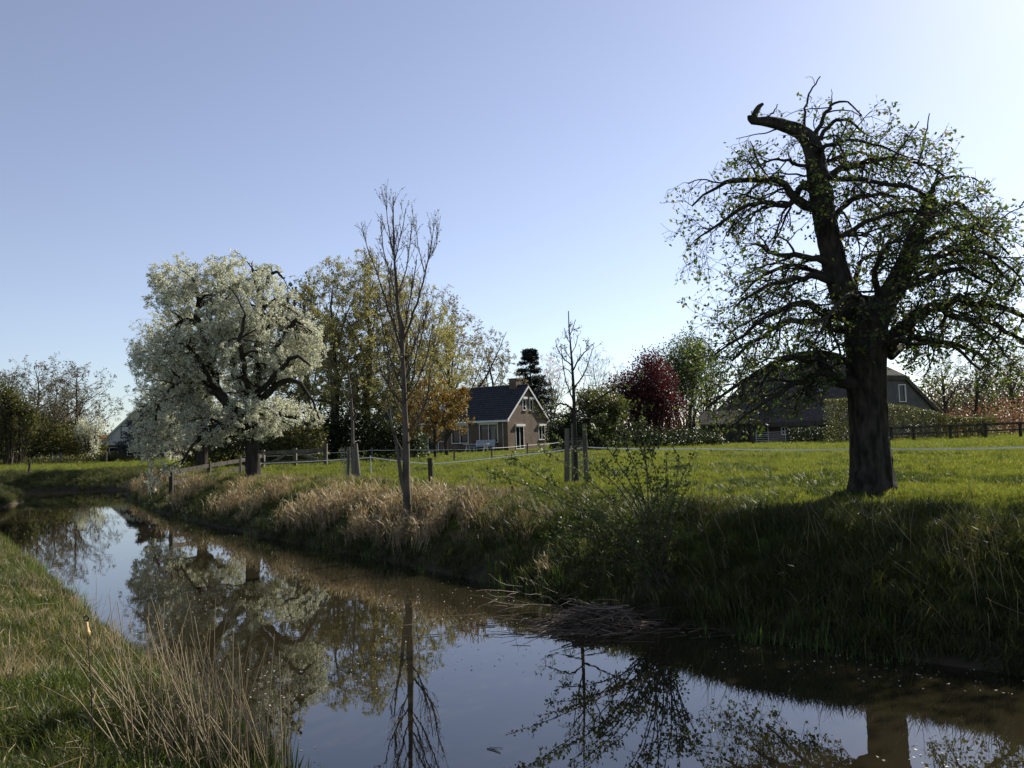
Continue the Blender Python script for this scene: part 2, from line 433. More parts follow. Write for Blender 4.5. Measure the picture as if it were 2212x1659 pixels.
# ------------------------------------------------------------------ the lie of the land
def w(x, y): return tuple(on_z(x, y)[:2])
BANK = [  # outline of the water (z = 0), with the profile of the bank that follows each corner
    ((34, -22), 'r'), ((14, -2.5), 'r'), ((6.6, 4.6), 'r'), (w(2212, 1462), 'r'), (w(2000, 1432), 'r'), (w(1800, 1402), 'r'), (w(1600, 1372), 'r'), (w(1400, 1335), 'r'),
    (w(1200, 1292), 'r'), (w(1000, 1248), 'r'), (w(800, 1205), 'r'), (w(600, 1165), 'r'), (w(450, 1135), 'r'), (w(340, 1107), 'r'), (w(275, 1074), 'r'),
    (w(262, 1064), 'r'), (w(255, 1059), 'f'), (w(160, 1060), 'f'), (w(40, 1064), 'f'), ((-48, 47), 'f'), ((-48, 41), 't'), (w(20, 1071), 't'), (w(48, 1076), 't'),
    (w(52, 1084), 't'), (w(10, 1096), 't'), (w(-40, 1102), 't'), ((-48, 33), 'l'), ((-46, 27), 'l'), ((-21, 24.5), 'l'), (w(-2, 1168), 'l'), (w(70, 1226), 'l'), (w(135, 1290), 'l'), (w(200, 1352), 'l'),
    (w(275, 1415), 'l'), (w(350, 1475), 'l'), (w(455, 1565), 'l'), (w(545, 1640), 'l'), (w(610, 1710), 'l'), ((0.2, 2.6), 'l'), ((6, -3.2), 'l'), ((26, -24), 'l')]
BP = np.array([b[0] for b in BANK], float)
BT = np.array(['rftl'.index(b[1]) for b in BANK])
PROFILE = {
    0: ([0, .1, .4, .9, 1.45, 1.9, 2.6, 4.5, 12, 45, 90, 400, 3000], [0, .09, .27, .62, .9, 1.0, 1.04, 1.06, 1.08, 1.15, 1.22, 1.4, 1.6]),
    1: ([0, .2, 1.0, 2.5, 6, 40, 400, 3000], [0, .2, .6, .92, 1.02, 1.12, 1.4, 1.6]),
    2: ([0, .15, .8, 3, 3000], [0, .15, .42, .5, .6]),
    3: ([0, .1, .5, 1.2, 3.0, 8, 60, 3000], [0, .1, .28, .42, .62, .85, 1.0, 1.6])}
def bank_dist(x, y):
    x = np.asarray(x, float).ravel(); y = np.asarray(y, float).ravel()
    best = np.full(len(x), 1e9); tg = np.zeros(len(x), int); inn = np.zeros(len(x), bool)
    n = len(BP)
    for i in range(n):
        a = BP[i]; b = BP[(i + 1) % n]; e = b - a
        t = np.clip(((x - a[0]) * e[0] + (y - a[1]) * e[1]) / (e @ e), 0, 1)
        d = np.hypot(x - a[0] - t * e[0], y - a[1] - t * e[1])
        m = d < best
        best[m] = d[m]; tg[m] = BT[i]
        if abs(e[1]) > 1e-9:
            c = ((a[1] > y) != (b[1] > y)) & (x < e[0] * (y - a[1]) / e[1] + a[0])
            inn ^= c
    return best, tg, inn
def ground(x, y):
    sh = np.shape(x)
    x = np.asarray(x, float).ravel(); y = np.asarray(y, float).ravel()
    wob = (vnoise(x * 1.1, y * 1.1, 3) - .5) * .35 + (vnoise(x * 3.7, y * 3.7, 4) - .5) * .14
    d, tg, inn = bank_dist(x, y)
    d = np.where(inn, d, np.maximum(d + wob * np.clip(d * 2, 0, 1), 0.0))
    z = np.zeros_like(d)
    for k, (a, b) in PROFILE.items():
        m = tg == k
        z[m] = np.interp(d[m], a, b)
    rough = np.clip(d / 1.5, 0, 1) * np.clip(1 - d / 120, 0.25, 1)
    z += rough * ((vnoise(x * .9, y * .9, 11) - .5) * .14 + (vnoise(x * 2.3, y * 2.3, 12) - .5) * .11 + (vnoise(x * 5.5, y * 5.5, 13) - .5) * .06)
    z = np.where(inn, -np.minimum(.9, d * .7 + .04), z)
    return z.reshape(sh)
def gz(x, y): return float(ground(np.array([x]), np.array([y]))[0])
def foot(xd, yd, D):
    """the spot on the ground seen in direction xd at distance D"""
    p = at(xd, yd, D); return np.array([p[0], p[1], gz(p[0], p[1])])

def axis(dense0, dense1, step, lo, hi, gfac=1.16):
    a = list(np.arange(dense0, dense1 + 1e-6, step))
    s = step; v = a[-1]
    while v < hi: s *= gfac; v += s; a.append(v)
    s = step; v = a[0]; b = []
    while v > lo: s *= gfac; v -= s; b.append(v)
    return np.array(b[::-1] + a)
gx = axis(-20, 11, 0.14, -2500, 2500); gy = axis(1.5, 44, 0.14, -600, 4000)
GX, GY = np.meshgrid(gx, gy)
GZ = ground(GX, GY)
nx, ny = len(gx), len(gy)
ii = np.arange(nx * ny).reshape(ny, nx)
GQ = np.stack([ii[:-1, :-1], ii[:-1, 1:], ii[1:, 1:], ii[1:, :-1]], -1).reshape(-1, 4)
m, nt, out = new_mat('meadow_ground')
L = nt.links.new
tc = nt.nodes.new('ShaderNodeTexCoord')
n1 = nt.nodes.new('ShaderNodeTexNoise'); n1.inputs['Scale'].default_value = 0.55; n1.inputs['Detail'].default_value = 9
n2 = nt.nodes.new('ShaderNodeTexNoise'); n2.inputs['Scale'].default_value = 7.0; n2.inputs['Detail'].default_value = 8
L(tc.outputs['Object'], n1.inputs[0]); L(tc.outputs['Object'], n2.inputs[0])
r1 = ramp_node(nt, [(0.3, (0.06, 0.09, 0.016)), (0.55, (0.095, 0.13, 0.022)), (0.75, (0.135, 0.15, 0.035))])
r2 = ramp_node(nt, [(0.35, (0.45, 0.45, 0.4)), (0.65, (1.15, 1.15, 1.1))])
L(n1.outputs[0], r1.inputs[0]); L(n2.outputs[0], r2.inputs[0])
mul = nt.nodes.new('ShaderNodeMix'); mul.data_type = 'RGBA'; mul.blend_type = 'MULTIPLY'; mul.inputs[0].default_value = 1
L(r1.outputs[0], mul.inputs[6]); L(r2.outputs[0], mul.inputs[7])
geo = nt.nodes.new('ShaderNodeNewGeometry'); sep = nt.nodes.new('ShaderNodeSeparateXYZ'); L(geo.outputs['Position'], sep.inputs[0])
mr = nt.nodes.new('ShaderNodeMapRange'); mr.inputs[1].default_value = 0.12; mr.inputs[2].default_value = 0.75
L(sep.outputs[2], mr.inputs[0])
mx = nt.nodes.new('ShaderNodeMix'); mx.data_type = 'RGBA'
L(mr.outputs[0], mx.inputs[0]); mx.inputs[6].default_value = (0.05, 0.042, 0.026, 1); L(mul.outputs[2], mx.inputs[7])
p = nt.nodes.new('ShaderNodeBsdfPrincipled'); p.inputs['Roughness'].default_value = 0.95; p.inputs['Specular IOR Level'].default_value = 0.1
L(mx.outputs[2], p.inputs['Base Color'])
bp = nt.nodes.new('ShaderNodeBump'); bp.inputs['Strength'].default_value = 0.8; bp.inputs['Distance'].default_value = 0.08
L(n2.outputs[0], bp.inputs['Height']); L(bp.outputs[0], p.inputs['Normal'])
L(p.outputs[0], out.inputs[0])
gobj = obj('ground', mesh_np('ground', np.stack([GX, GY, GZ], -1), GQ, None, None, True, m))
tag(gobj, 'grassy meadow and sloping ditch banks under everything', 'ground', kind='structure')

# water: still, murky, mirror-like
m, nt, out = new_mat('ditch_water')
L = nt.links.new
p = nt.nodes.new('ShaderNodeBsdfPrincipled')
p.inputs['Base Color'].default_value = (0.018, 0.015, 0.008, 1)
p.inputs['Roughness'].default_value = 0.0
p.inputs['IOR'].default_value = 1.95
tc = nt.nodes.new('ShaderNodeTexCoord')
n1 = nt.nodes.new('ShaderNodeTexNoise'); n1.inputs['Scale'].default_value = 1.6; n1.inputs['Detail'].default_value = 3
n2 = nt.nodes.new('ShaderNodeTexNoise'); n2.inputs['Scale'].default_value = 14; n2.inputs['Detail'].default_value = 2
L(tc.outputs['Object'], n1.inputs[0]); L(tc.outputs['Object'], n2.inputs[0])
mm = nt.nodes.new('ShaderNodeMath'); mm.operation = 'MULTIPLY_ADD'; L(n2.outputs[0], mm.inputs[0]); mm.inputs[1].default_value = 0.12; L(n1.outputs[0], mm.inputs[2])
bp = nt.nodes.new('ShaderNodeBump'); bp.inputs['Strength'].default_value = 0.022; bp.inputs['Distance'].default_value = 0.03
L(mm.outputs[0], bp.inputs['Height']); L(bp.outputs[0], p.inputs['Normal'])
L(p.outputs[0], out.inputs[0])
wm = MB(); wm.add([(-49, -26, 0), (36, -26, 0), (36, 48, 0), (-49, 48, 0)], [(0, 1, 2, 3)])
tag(wm.build('water', m), 'still brown ditch water mirroring the sky and trees', 'water', kind='structure')

# ------------------------------------------------------------------ trees
def rough_tube(mb, pts, rad, k=28, m=60, amp=0.08, seed=0, flare=0.0, cap=True):
    """a thick stem with ridged, uneven bark"""
    P, Rr = resample(pts, rad, m)
    V, Q = tubes(P[None], Rr[None], k)
    V = V.reshape(m, k, 3)
    a = np.arange(k) / k; s = np.concatenate([[0], np.cumsum(np.linalg.norm(np.diff(P, axis=0), axis=1))])
    A, S = np.meshgrid(a * 2 * math.pi, s)
    cx, cy = np.cos(A), np.sin(A)
    nse = (vnoise(cx * 2.1 + S * .8 + seed, cy * 2.1 + 7.7, seed) - .5) * 1.2 + (vnoise(cx * 6 + S * 1.3, cy * 6 + S * .9 + seed, seed + 1) - .5) * .9 + (vnoise(A * 5.1, S * 9 + seed, seed + 2) - .5) * .5
    f = 1 + amp * 2 * nse
    if flare:
        f *= 1 + flare * np.exp(-S / (Rr[0] * 0.7)) * (1 + .5 * np.cos(A * 5 + seed))
    V = P[:, None, :] + (V - P[:, None, :]) * f[..., None]
    n0 = mb.n
    mb.add(V.reshape(-1, 3), Q)
    if cap:
        b = (m - 1) * k
        mb.T.append(np.array([(b, b + i, b + i + 1) for i in range(1, k - 1)]) + n0)

def tree_from_limbs(rng, root, limbs, lev, ells, bark, twig, min_r=0.0035, trunk_done=False):
    """limbs: list of (pts, radii) in tree space. lev: list of dicts for the finer levels.
    Returns the twig points that carry leaves."""
    ts = TubeSet()
    m = 14
    P = np.empty((len(limbs), m, 3)); Rr = np.empty((len(limbs), m))
    for i, (a, b) in enumerate(limbs): P[i], Rr[i] = resample(a, b, m)
    if len(limbs) > 1:
        P[:, 2:-1] += rng.normal(0, 1, (len(limbs), m - 3, 3)) * (Rr[:, 2:-1, None] * .5)
    ts.add(P, Rr, 9)
    LP = []
    kids = None
    for li, L_ in enumerate(lev):
        ln = np.linalg.norm(np.diff(P, axis=1), axis=2).sum(1)
        per = L_['per'] if not L_.get('per_m') else np.maximum(1, np.round(ln * L_['per_m'] * rng.uniform(.7, 1.3, len(ln))).astype(int))
        S, D, t, rp, pi = spawn(rng, P, Rr, per, L_.get('t0', .25), L_.get('t1', 1.0), L_.get('ang', 50), L_.get('sd', 14), L_.get('up', 0.0))
        n = len(S)
        Ln = L_['len'] * (1 - L_.get('taper', .45) * t) * rng.uniform(.55, 1.3, n)
        if L_.get('rel'): Ln = np.minimum(Ln, ln[pi] * L_['rel'])
        r0 = np.clip(rp * L_.get('rf', .6), min_r, L_.get('rmax', 9))
        r1 = np.maximum(r0 * .35, min_r * .7)
        P2, R2 = grow(rng, S, D, Ln, r0, r1, L_['m'], L_.get('wander', .12), L_.get('grav', 0.0) * rng.uniform(.5, 1.5, n))
        if ells is not None:
            ok = inside(P2[:, -1], ells)
            # those that leave the crown are cut back to where they still fit, or dropped
            P3 = P2[:, :1] + (P2 - P2[:, :1]) * .5
            ok2 = ~ok & inside(P3[:, -1], ells)
            P2[ok2] = P3[ok2]
            keep = ok | ok2
            P2, R2 = P2[keep], R2[keep]
        P, Rr = P2, R2
        ts.add(P, Rr, L_.get('k', 4 if li < 2 else 3))
        if L_.get('leafy'): LP.append(P)
    return ts, LP
def fill_limbs(rng, limbs, ells, n, r0=.02, out=.75, arch=.12, sag=.0, jitter=.04, zmin=.3):
    """extra limbs that reach from the given ones into every part of the crown"""
    C0 = np.concatenate([resample(a, b, 12)[0] for a, b in limbs]); R0 = np.concatenate([resample(a, b, 12)[1] for a, b in limbs])
    vol = np.array([np.prod(r) for c, r in ells]) ** .7; vol /= vol.sum()
    new = []
    for i in range(n):
        c, r = ells[rng.choice(len(ells), p=vol)]
        d = norm(rng.normal(0, 1, 3)); T = np.asarray(c) + d * np.asarray(r) * out * rng.uniform(.75, 1.15)
        if T[2] < zmin: T[2] = zmin + .2 * rng.random()
        dist = np.linalg.norm(C0 - T, axis=1) * (1 + .5 * (C0[:, 2] > T[2] + .3)) - R0 * 6
        k = int(np.argmin(dist + rng.random(len(dist)) * .15)); S = C0[k]
        ln = np.linalg.norm(T - S)
        if ln < .25: continue
        m1 = S * .65 + T * .35 + np.array([0, 0, arch * ln * 1.0]); m2 = S * .3 + T * .7 + np.array([0, 0, arch * ln * .9 - sag * ln])
        P = np.array([S, m1, m2, T]); P[1:] += rng.normal(0, jitter * ln, (3, 3))
        rr = min(R0[k] * .6, r0 * (0.5 + ln * .5))
        nl = (P, np.array([rr, rr * .75, rr * .5, rr * .2])); new.append(nl)
        C0 = np.concatenate([C0, resample(*nl, 8)[0]]); R0 = np.concatenate([R0, resample(*nl, 8)[1]])
    return limbs + new
def leaf_points(rng, LP, per, t0=0.3, jit=0.02):
    out_ = []
    for P in LP:
        N, m, _ = P.shape
        pi = np.repeat(np.arange(N), per)
        t = t0 + (1 - t0) * rng.random(len(pi)); s = t * (m - 1); i = np.minimum(s.astype(int), m - 2); f = (s - i)[:, None]
        out_.append(P[pi, i] * (1 - f) + P[pi, i + 1] * f + rng.normal(0, jit, (len(pi), 3)))
    return np.concatenate(out_)

def seg(D, root, *pts):
    """limb from picture directions at real distances: (x, y, depth offset, width)"""
    P = np.array([at(x, y, D + dd) for x, y, dd, w_ in pts]) - root
    rad = np.array([w_ / 2 / FPX * (D + dd) for x, y, dd, w_ in pts])
    return P, rad

# ---- the old leaning fruit tree on the right
def old_tree():
    D = 12.4
    root = foot(1886, 1078, D)
    t = thing('old_pear_tree', root, 'gnarled old fruit tree with thick dark trunk and broken top on the right', 'tree')
    rng = np.random.default_rng(5)
    S = lambda *p: seg(D, root, *p)
    mb = MB()
    P, r = S((1890, 1100, 0, 98), (1887, 1060, 0, 88), (1884, 1000, 0, 82), (1879, 920, 0, 75), (1874, 850, 0, 74), (1872, 790, 0, 79), (1872, 740, 0, 90), (1868, 690, 0, 80), (1866, 655, 0, 44))
    rough_tube(mb, P, r, 48, 120, .085, 3, .55, True)
    P, r = S((1868, 720, 0, 60), (1845, 670, -.05, 56), (1822, 630, -.1, 52), (1804, 580, -.1, 49), (1788, 510, -.1, 46), (1776, 450, -.1, 45), (1768, 400, -.05, 42), (1762, 350, 0, 40), (1752, 312, 0, 37), (1730, 287, 0, 32), (1698, 273, 0, 27), (1662, 264, 0, 23), (1624, 262, 0, 15))
    rough_tube(mb, P, r, 26, 90, .12, 8)
    P, r = S((1625, 262, 0, 15), (1631, 245, 0, 14), (1638, 232, 0, 11), (1648, 224, 0, 6)); rough_tube(mb, P, r, 12, 14, .1, 2)
    P, r = S((1628, 264, 0, 14), (1620, 258, 0, 10), (1618, 250, 0, 8)); rough_tube(mb, P, r, 10, 8, .1, 2)
    P, r = S((1805, 560, -.05, 40), (1793, 490, .05, 34), (1788, 440, .08, 28), (1786, 402, .08, 24)); rough_tube(mb, P, r, 18, 30, .1, 12)
    P, r = S((1876, 730, 0, 60), (1898, 680, .1, 54), (1925, 630, .2, 46), (1952, 575, .3, 41), (1972, 520, .35, 36), (1990, 478, .4, 30), (2003, 450, .4, 26), (2012, 425, .45, 14))
    rough_tube(mb, P, r, 24, 60, .09, 21)
    P, r = S((1880, 700, 0, 40), (1882, 660, .05, 34), (1878, 640, .05, 26)); rough_tube(mb, P, r, 16, 16, .1, 31)
    mb.build('trunk', MT['bark'], t, True)
    hand = [
        ((1776, 455, -.1, 26), (1745, 442, -.2, 24), (1718, 425, -.25, 20), (1694, 400, -.3, 16), (1654, 388, -.3, 13), (1616, 388, -.35, 11), (1578, 392, -.4, 9), (1535, 410, -.4, 6), (1495, 445, -.4, 4)),
        ((1719, 430, -.25, 15), (1700, 440, -.3, 12), (1660, 438, -.35, 10), (1600, 452, -.5, 8), (1545, 490, -.6, 6), (1500, 520, -.6, 3)),
        ((1722, 420, -.2, 14), (1730, 405, -.15, 13), (1745, 398, -.1, 14), (1765, 402, -.05, 14)),
        ((1770, 400, 0, 14), (1745, 370, -.3, 9), (1710, 350, -.5, 7), (1670, 345, -.6, 5), (1630, 365, -.7, 3)),
        ((1782, 385, 0, 18), (1806, 373, .1, 15), (1864, 354, .2, 12), (1921, 342, .3, 9), (1985, 352, .3, 6), (2040, 380, .3, 4)),
        ((1782, 388, 0, 14), (1825, 382, -.2, 12), (1868, 392, -.3, 10), (1950, 402, -.5, 8), (2030, 440, -.6, 5), (2090, 500, -.6, 3)),
        ((1755, 315, 0, 16), (1775, 290, .1, 10), (1800, 262, .2, 8), (1835, 262, .2, 6), (1870, 290, .25, 4)),
        ((1752, 305, 0, 12), (1780, 250, -.1, 8), (1800, 225, -.1, 6), (1830, 220, -.15, 4), (1862, 250, -.15, 3)),
        ((1757, 330, 0, 14), (1790, 312, -.4, 9), (1840, 305, -.6, 7), (1900, 315, -.7, 5), (1960, 340, -.8, 3)),
        ((1812, 575, -.1, 22), (1757, 560, -.2, 14), (1715, 553, -.3, 12), (1673, 547, -.3, 10), (1654, 540, -.3, 8), (1647, 528, -.3, 5)),
        ((1815, 615, -.1, 20), (1757, 596, -.3, 15), (1715, 602, -.4, 12), (1669, 612, -.5, 9), (1630, 632, -.6, 7), (1585, 665, -.6, 4)),
        ((1800, 600, 0, 16), (1760, 585, .4, 11), (1700, 575, .7, 9), (1640, 600, .9, 6), (1600, 640, 1.0, 4)),
        ((1840, 690, -.1, 26), (1791, 676, -.3, 20), (1749, 656, -.4, 16), (1715, 654, -.5, 13), (1660, 682, -.6, 10), (1610, 722, -.7, 7), (1545, 765, -.8, 4)),
        ((1850, 720, .1, 22), (1790, 700, .5, 17), (1720, 690, .8, 13), (1650, 720, 1.0, 9), (1580, 780, 1.1, 5)),
        ((1876, 838, 0, 34), (1818, 820, -.12, 27), (1785, 795, -.25, 22), (1746, 776, -.3, 19), (1703, 773, -.35, 15), (1650, 795, -.5, 11), (1590, 835, -.6, 8), (1530, 880, -.7, 4)),
        ((1815, 816, -.2, 20), (1774, 808, -.4, 17), (1739, 820, -.6, 14), (1707, 836, -.7, 11), (1650, 870, -.9, 8), (1590, 915, -1.0, 5)),
        ((1850, 790, .2, 20), (1800, 770, .6, 15), (1740, 760, .9, 11), (1680, 790, 1.2, 8), (1620, 850, 1.3, 4)),
        ((1920, 740, 0, 34), (1956, 698, .1, 28), (1985, 678, .15, 26), (2021, 665, .2, 23), (2060, 648, .25, 20), (2113, 650, .3, 17), (2190, 669, .35, 12), (2270, 720, .4, 6)),
        ((2030, 664, .2, 16), (2067, 684, .05, 14), (2133, 696, -.1, 11), (2210, 742, -.2, 8), (2270, 800, -.3, 4)),
        ((1920, 760, -.1, 18), (1950, 735, -.5, 14), (2000, 730, -.8, 11), (2060, 750, -1.0, 8), (2120, 800, -1.1, 5)),
        ((1925, 770, .1, 18), (1960, 745, .5, 14), (2030, 740, .9, 11), (2110, 760, 1.2, 8), (2170, 810, 1.3, 5)),
        ((1800, 530, -.1, 16), (1825, 506, -.3, 12), (1883, 475, -.5, 10), (1960, 456, -.7, 7), (2030, 470, -.8, 4)),
        ((1920, 640, .2, 22), (1960, 620, .0, 17), (2020, 590, -.2, 13), (2090, 590, -.4, 9), (2160, 630, -.5, 5)),
        ((1960, 560, .3, 20), (2010, 520, .4, 15), (2070, 490, .5, 11), (2130, 500, .6, 8), (2180, 550, .6, 4)),
        ((1975, 510, .35, 18), (2010, 470, .2, 14), (2050, 440, .1, 10), (2090, 450, 0, 6), (2120, 490, 0, 4)),
        ((1990, 480, .4, 18), (2000, 430, .6, 13), (2030, 390, .7, 9), (2060, 380, .8, 5)),
        ((1945, 590, .3, 18), (1960, 540, 0.9, 14), (1985, 500, 1.3, 10), (2040, 480, 1.6, 6), (2100, 510, 1.8, 4)),
        ((1900, 660, .1, 18), (1890, 600, -.6, 13), (1900, 550, -1.0, 10), (1930, 520, -1.3, 7), (1980, 530, -1.6, 4)),
        ((1880, 690, 0, 18), (1850, 640, .8, 13), (1850, 590, 1.2, 10), (1880, 550, 1.5, 7), (1920, 560, 1.8, 4)),
        ((1930, 620, .2, 16), (1980, 600, .7, 12), (2050, 570, 1.0, 9), (2130, 570, 1.3, 6), (2200, 620, 1.4, 3)),
        ((1955, 570, .3, 14), (2020, 555, -.3, 11), (2100, 540, -.7, 8), (2180, 575, -.9, 5), (2230, 640, -1, 3)),
        ((1870, 700, -.2, 16), (1860, 650, -.8, 12), (1830, 640, -1.3, 9), (1790, 680, -1.7, 6), (1760, 740, -1.9, 4)),
        ((1790, 480, 0, 13), (1830, 440, .4, 10), (1890, 420, .7, 7), (1950, 430, .9, 5), (2000, 470, 1.0, 3)),
        ((1763, 355, 0, 12), (1800, 345, .5, 9), (1850, 330, .8, 7), (1905, 345, 1.0, 5), (1950, 390, 1.1, 3)),
        ((1690, 272, 0, 5), (1660, 285, .05, 3), (1625, 292, .1, 2), (1590, 300, .1, 1.5)), ((1640, 262, 0, 4), (1668, 245, .05, 3), (1680, 225, .05, 2)), ((1740, 290, 0, 7), (1738, 240, 0, 5), (1750, 200, 0, 4), (1772, 165, 0, 2.5)),
        ((1985, 350, .3, 5), (1998, 300, .3, 3.5), (2008, 245, .3, 2)),
        ((2130, 500, .6, 5), (2165, 470, .6, 3.5), (2190, 455, .6, 2.5), (2225, 440, .6, 2)),
        ((1925, 345, .3, 5), (1960, 300, .3, 3.5), (1985, 262, .3, 2)),
    ]
    limbs = [S(*h) for h in hand]
    ells = [(at(1640, 560, D) - root, (1.35, 1.7, 1.5)), (at(1690, 390, D) - root, (1.15, 1.4, .85)), (at(1890, 380, D) - root, (1.4, 1.5, .95)),
            (at(2030, 560, D) - root, (1.5, 2.1, 1.55)), (at(1900, 640, D) - root, (1.7, 2.2, 1.3)), (at(1640, 760, D) - root, (1.25, 1.9, 1.15)),
            (at(2170, 680, D) - root, (1.7, 2.0, 1.6)), (at(2190, 820, D) - root, (1.2, 1.6, .9)), (at(1545, 462, D) - root, (.95, 1.0, .8)), (at(1850, 290, D) - root, (1.0, 1.0, .5)), (at(2010, 430, D) - root, (.95, 1.2, .75)),
            (at(1590, 860, D) - root, (.9, 1.6, .65)), (at(1758, 205, D) - root, (.3, .35, .5)), (at(2000, 290, D) - root, (.3, .35, .45)), (at(1660, 260, D) - root, (.35, .3, .25)), (at(2200, 480, D) - root, (.4, .6, .4))]
    limbs = fill_limbs(rng, limbs, ells[:12], 62, .018, .76, .16, .05)
    limbs = fill_limbs(rng, limbs, [ells[5], ells[11]], 18, .016, .85, .14, .06)
    lev = [dict(per_m=4.6, t0=.12, len=1.0, taper=.4, rel=.75, ang=52, sd=18, up=.25, rf=.5, rmax=.022, m=8, wander=.2, grav=.1, k=5),
           dict(per_m=7.0, t0=.15, len=.62, taper=.4, ang=48, sd=18, rf=.6, rmax=.010, m=6, wander=.22, grav=.07, k=4, leafy=True),
           dict(per_m=7.0, t0=.15, len=.26, taper=.3, ang=52, sd=18, rf=.7, rmax=.006, m=4, wander=.2, grav=.0, k=3, leafy=True)]
    ts, LP = tree_from_limbs(rng, root, limbs, lev, ells, None, None, .0032)
    ts.build('branches', MT['bark_dark'], t)
    lp = leaf_points(rng, LP[:1], 1, .4, .015)
    lp2 = np.concatenate([leaf_points(rng, LP[1:], 4, .72, .026), leaf_points(rng, LP[1:], 1, .2, .02)])
    lp = np.concatenate([lp, lp2])
    # the left side is thinner in leaf than the right
    xr = norm(np.array([ray(1886, 829)]))[0]
    side = lp[:, 0]
    keep = rng.random(len(lp)) < np.clip(.66 + .1 * side, .55, .78)
    lp = lp[keep]
    leaves('foliage', rng, lp, .066, MT['pear_leaf'], t, .6, .3)
    bl = lp[(rng.random(len(lp)) < .012) & (lp[:, 0] > .2)]
    bl = np.repeat(bl, 6, axis=0) + rng.normal(0, .03, (len(bl) * 6, 3))
    leaves('blossom', rng, bl, .035, MT['pink_blossom'], t, .9, .3)
    return t
old_tree()

# ---- two pear trees white with blossom
def pear(base_xy, D, hand, ells, label, seed, n2=6.5, clusters=4, name='blossoming_pear_tree'):
    root = foot(base_xy[0], base_xy[1], D)
    t = thing(name, root, label, 'tree', 'white blossoming pear trees')
    rng = np.random.default_rng(seed)
    S = lambda *p: seg(D, root, *p)
    mb = MB()
    P, r = S(*hand[0]); rough_tube(mb, P, r, 24, 50, .07, seed, .25)
    mb.build('trunk', MT['bark_dark'], t, True)
    limbs = [S(*h) for h in hand[1:]]
    E = [(at(x, y, D + dd) - root, (rx * 1.05, ry * 1.35, rz * 1.05)) for x, y, dd, rx, ry, rz in ells]
    limbs = fill_limbs(rng, limbs, E, 120, .03, .78, .12, .06, zmin=-.5)
    lev = [dict(per_m=2.2, t0=.12, len=1.5, taper=.4, ang=58, sd=18, up=.2, rf=.5, rmax=.05, m=8, wander=.2, grav=.10, k=5),
           dict(per_m=n2, t0=.1, len=.95, taper=.35, ang=50, sd=18, rf=.55, rmax=.018, m=6, wander=.2, grav=.12, k=3),
           dict(per_m=4.0, t0=.15, len=.4, taper=.2, ang=50, sd=18, rf=.6, rmax=.01, m=4, wander=.2, grav=.08, k=3, leafy=True)]
    ts, LP = tree_from_limbs(rng, root, limbs, lev, E, None, None, .005)
    ts.build('branches', MT['bark_dark'], t)
    cp = leaf_points(rng, LP, clusters, .1, .03)
    n = 11
    bp_ = np.repeat(cp, n, axis=0) + rng.normal(0, .03, (len(cp) * n, 3))
    leaves('blossom', rng, bp_, .046, MT['blossom'], t, .95, .2)
    lf = cp + rng.normal(0, .05, (len(cp), 3))
    leaves('foliage', rng, lf, .05, MT['young_leaf'], t, .6, .2)
    return t, len(cp)
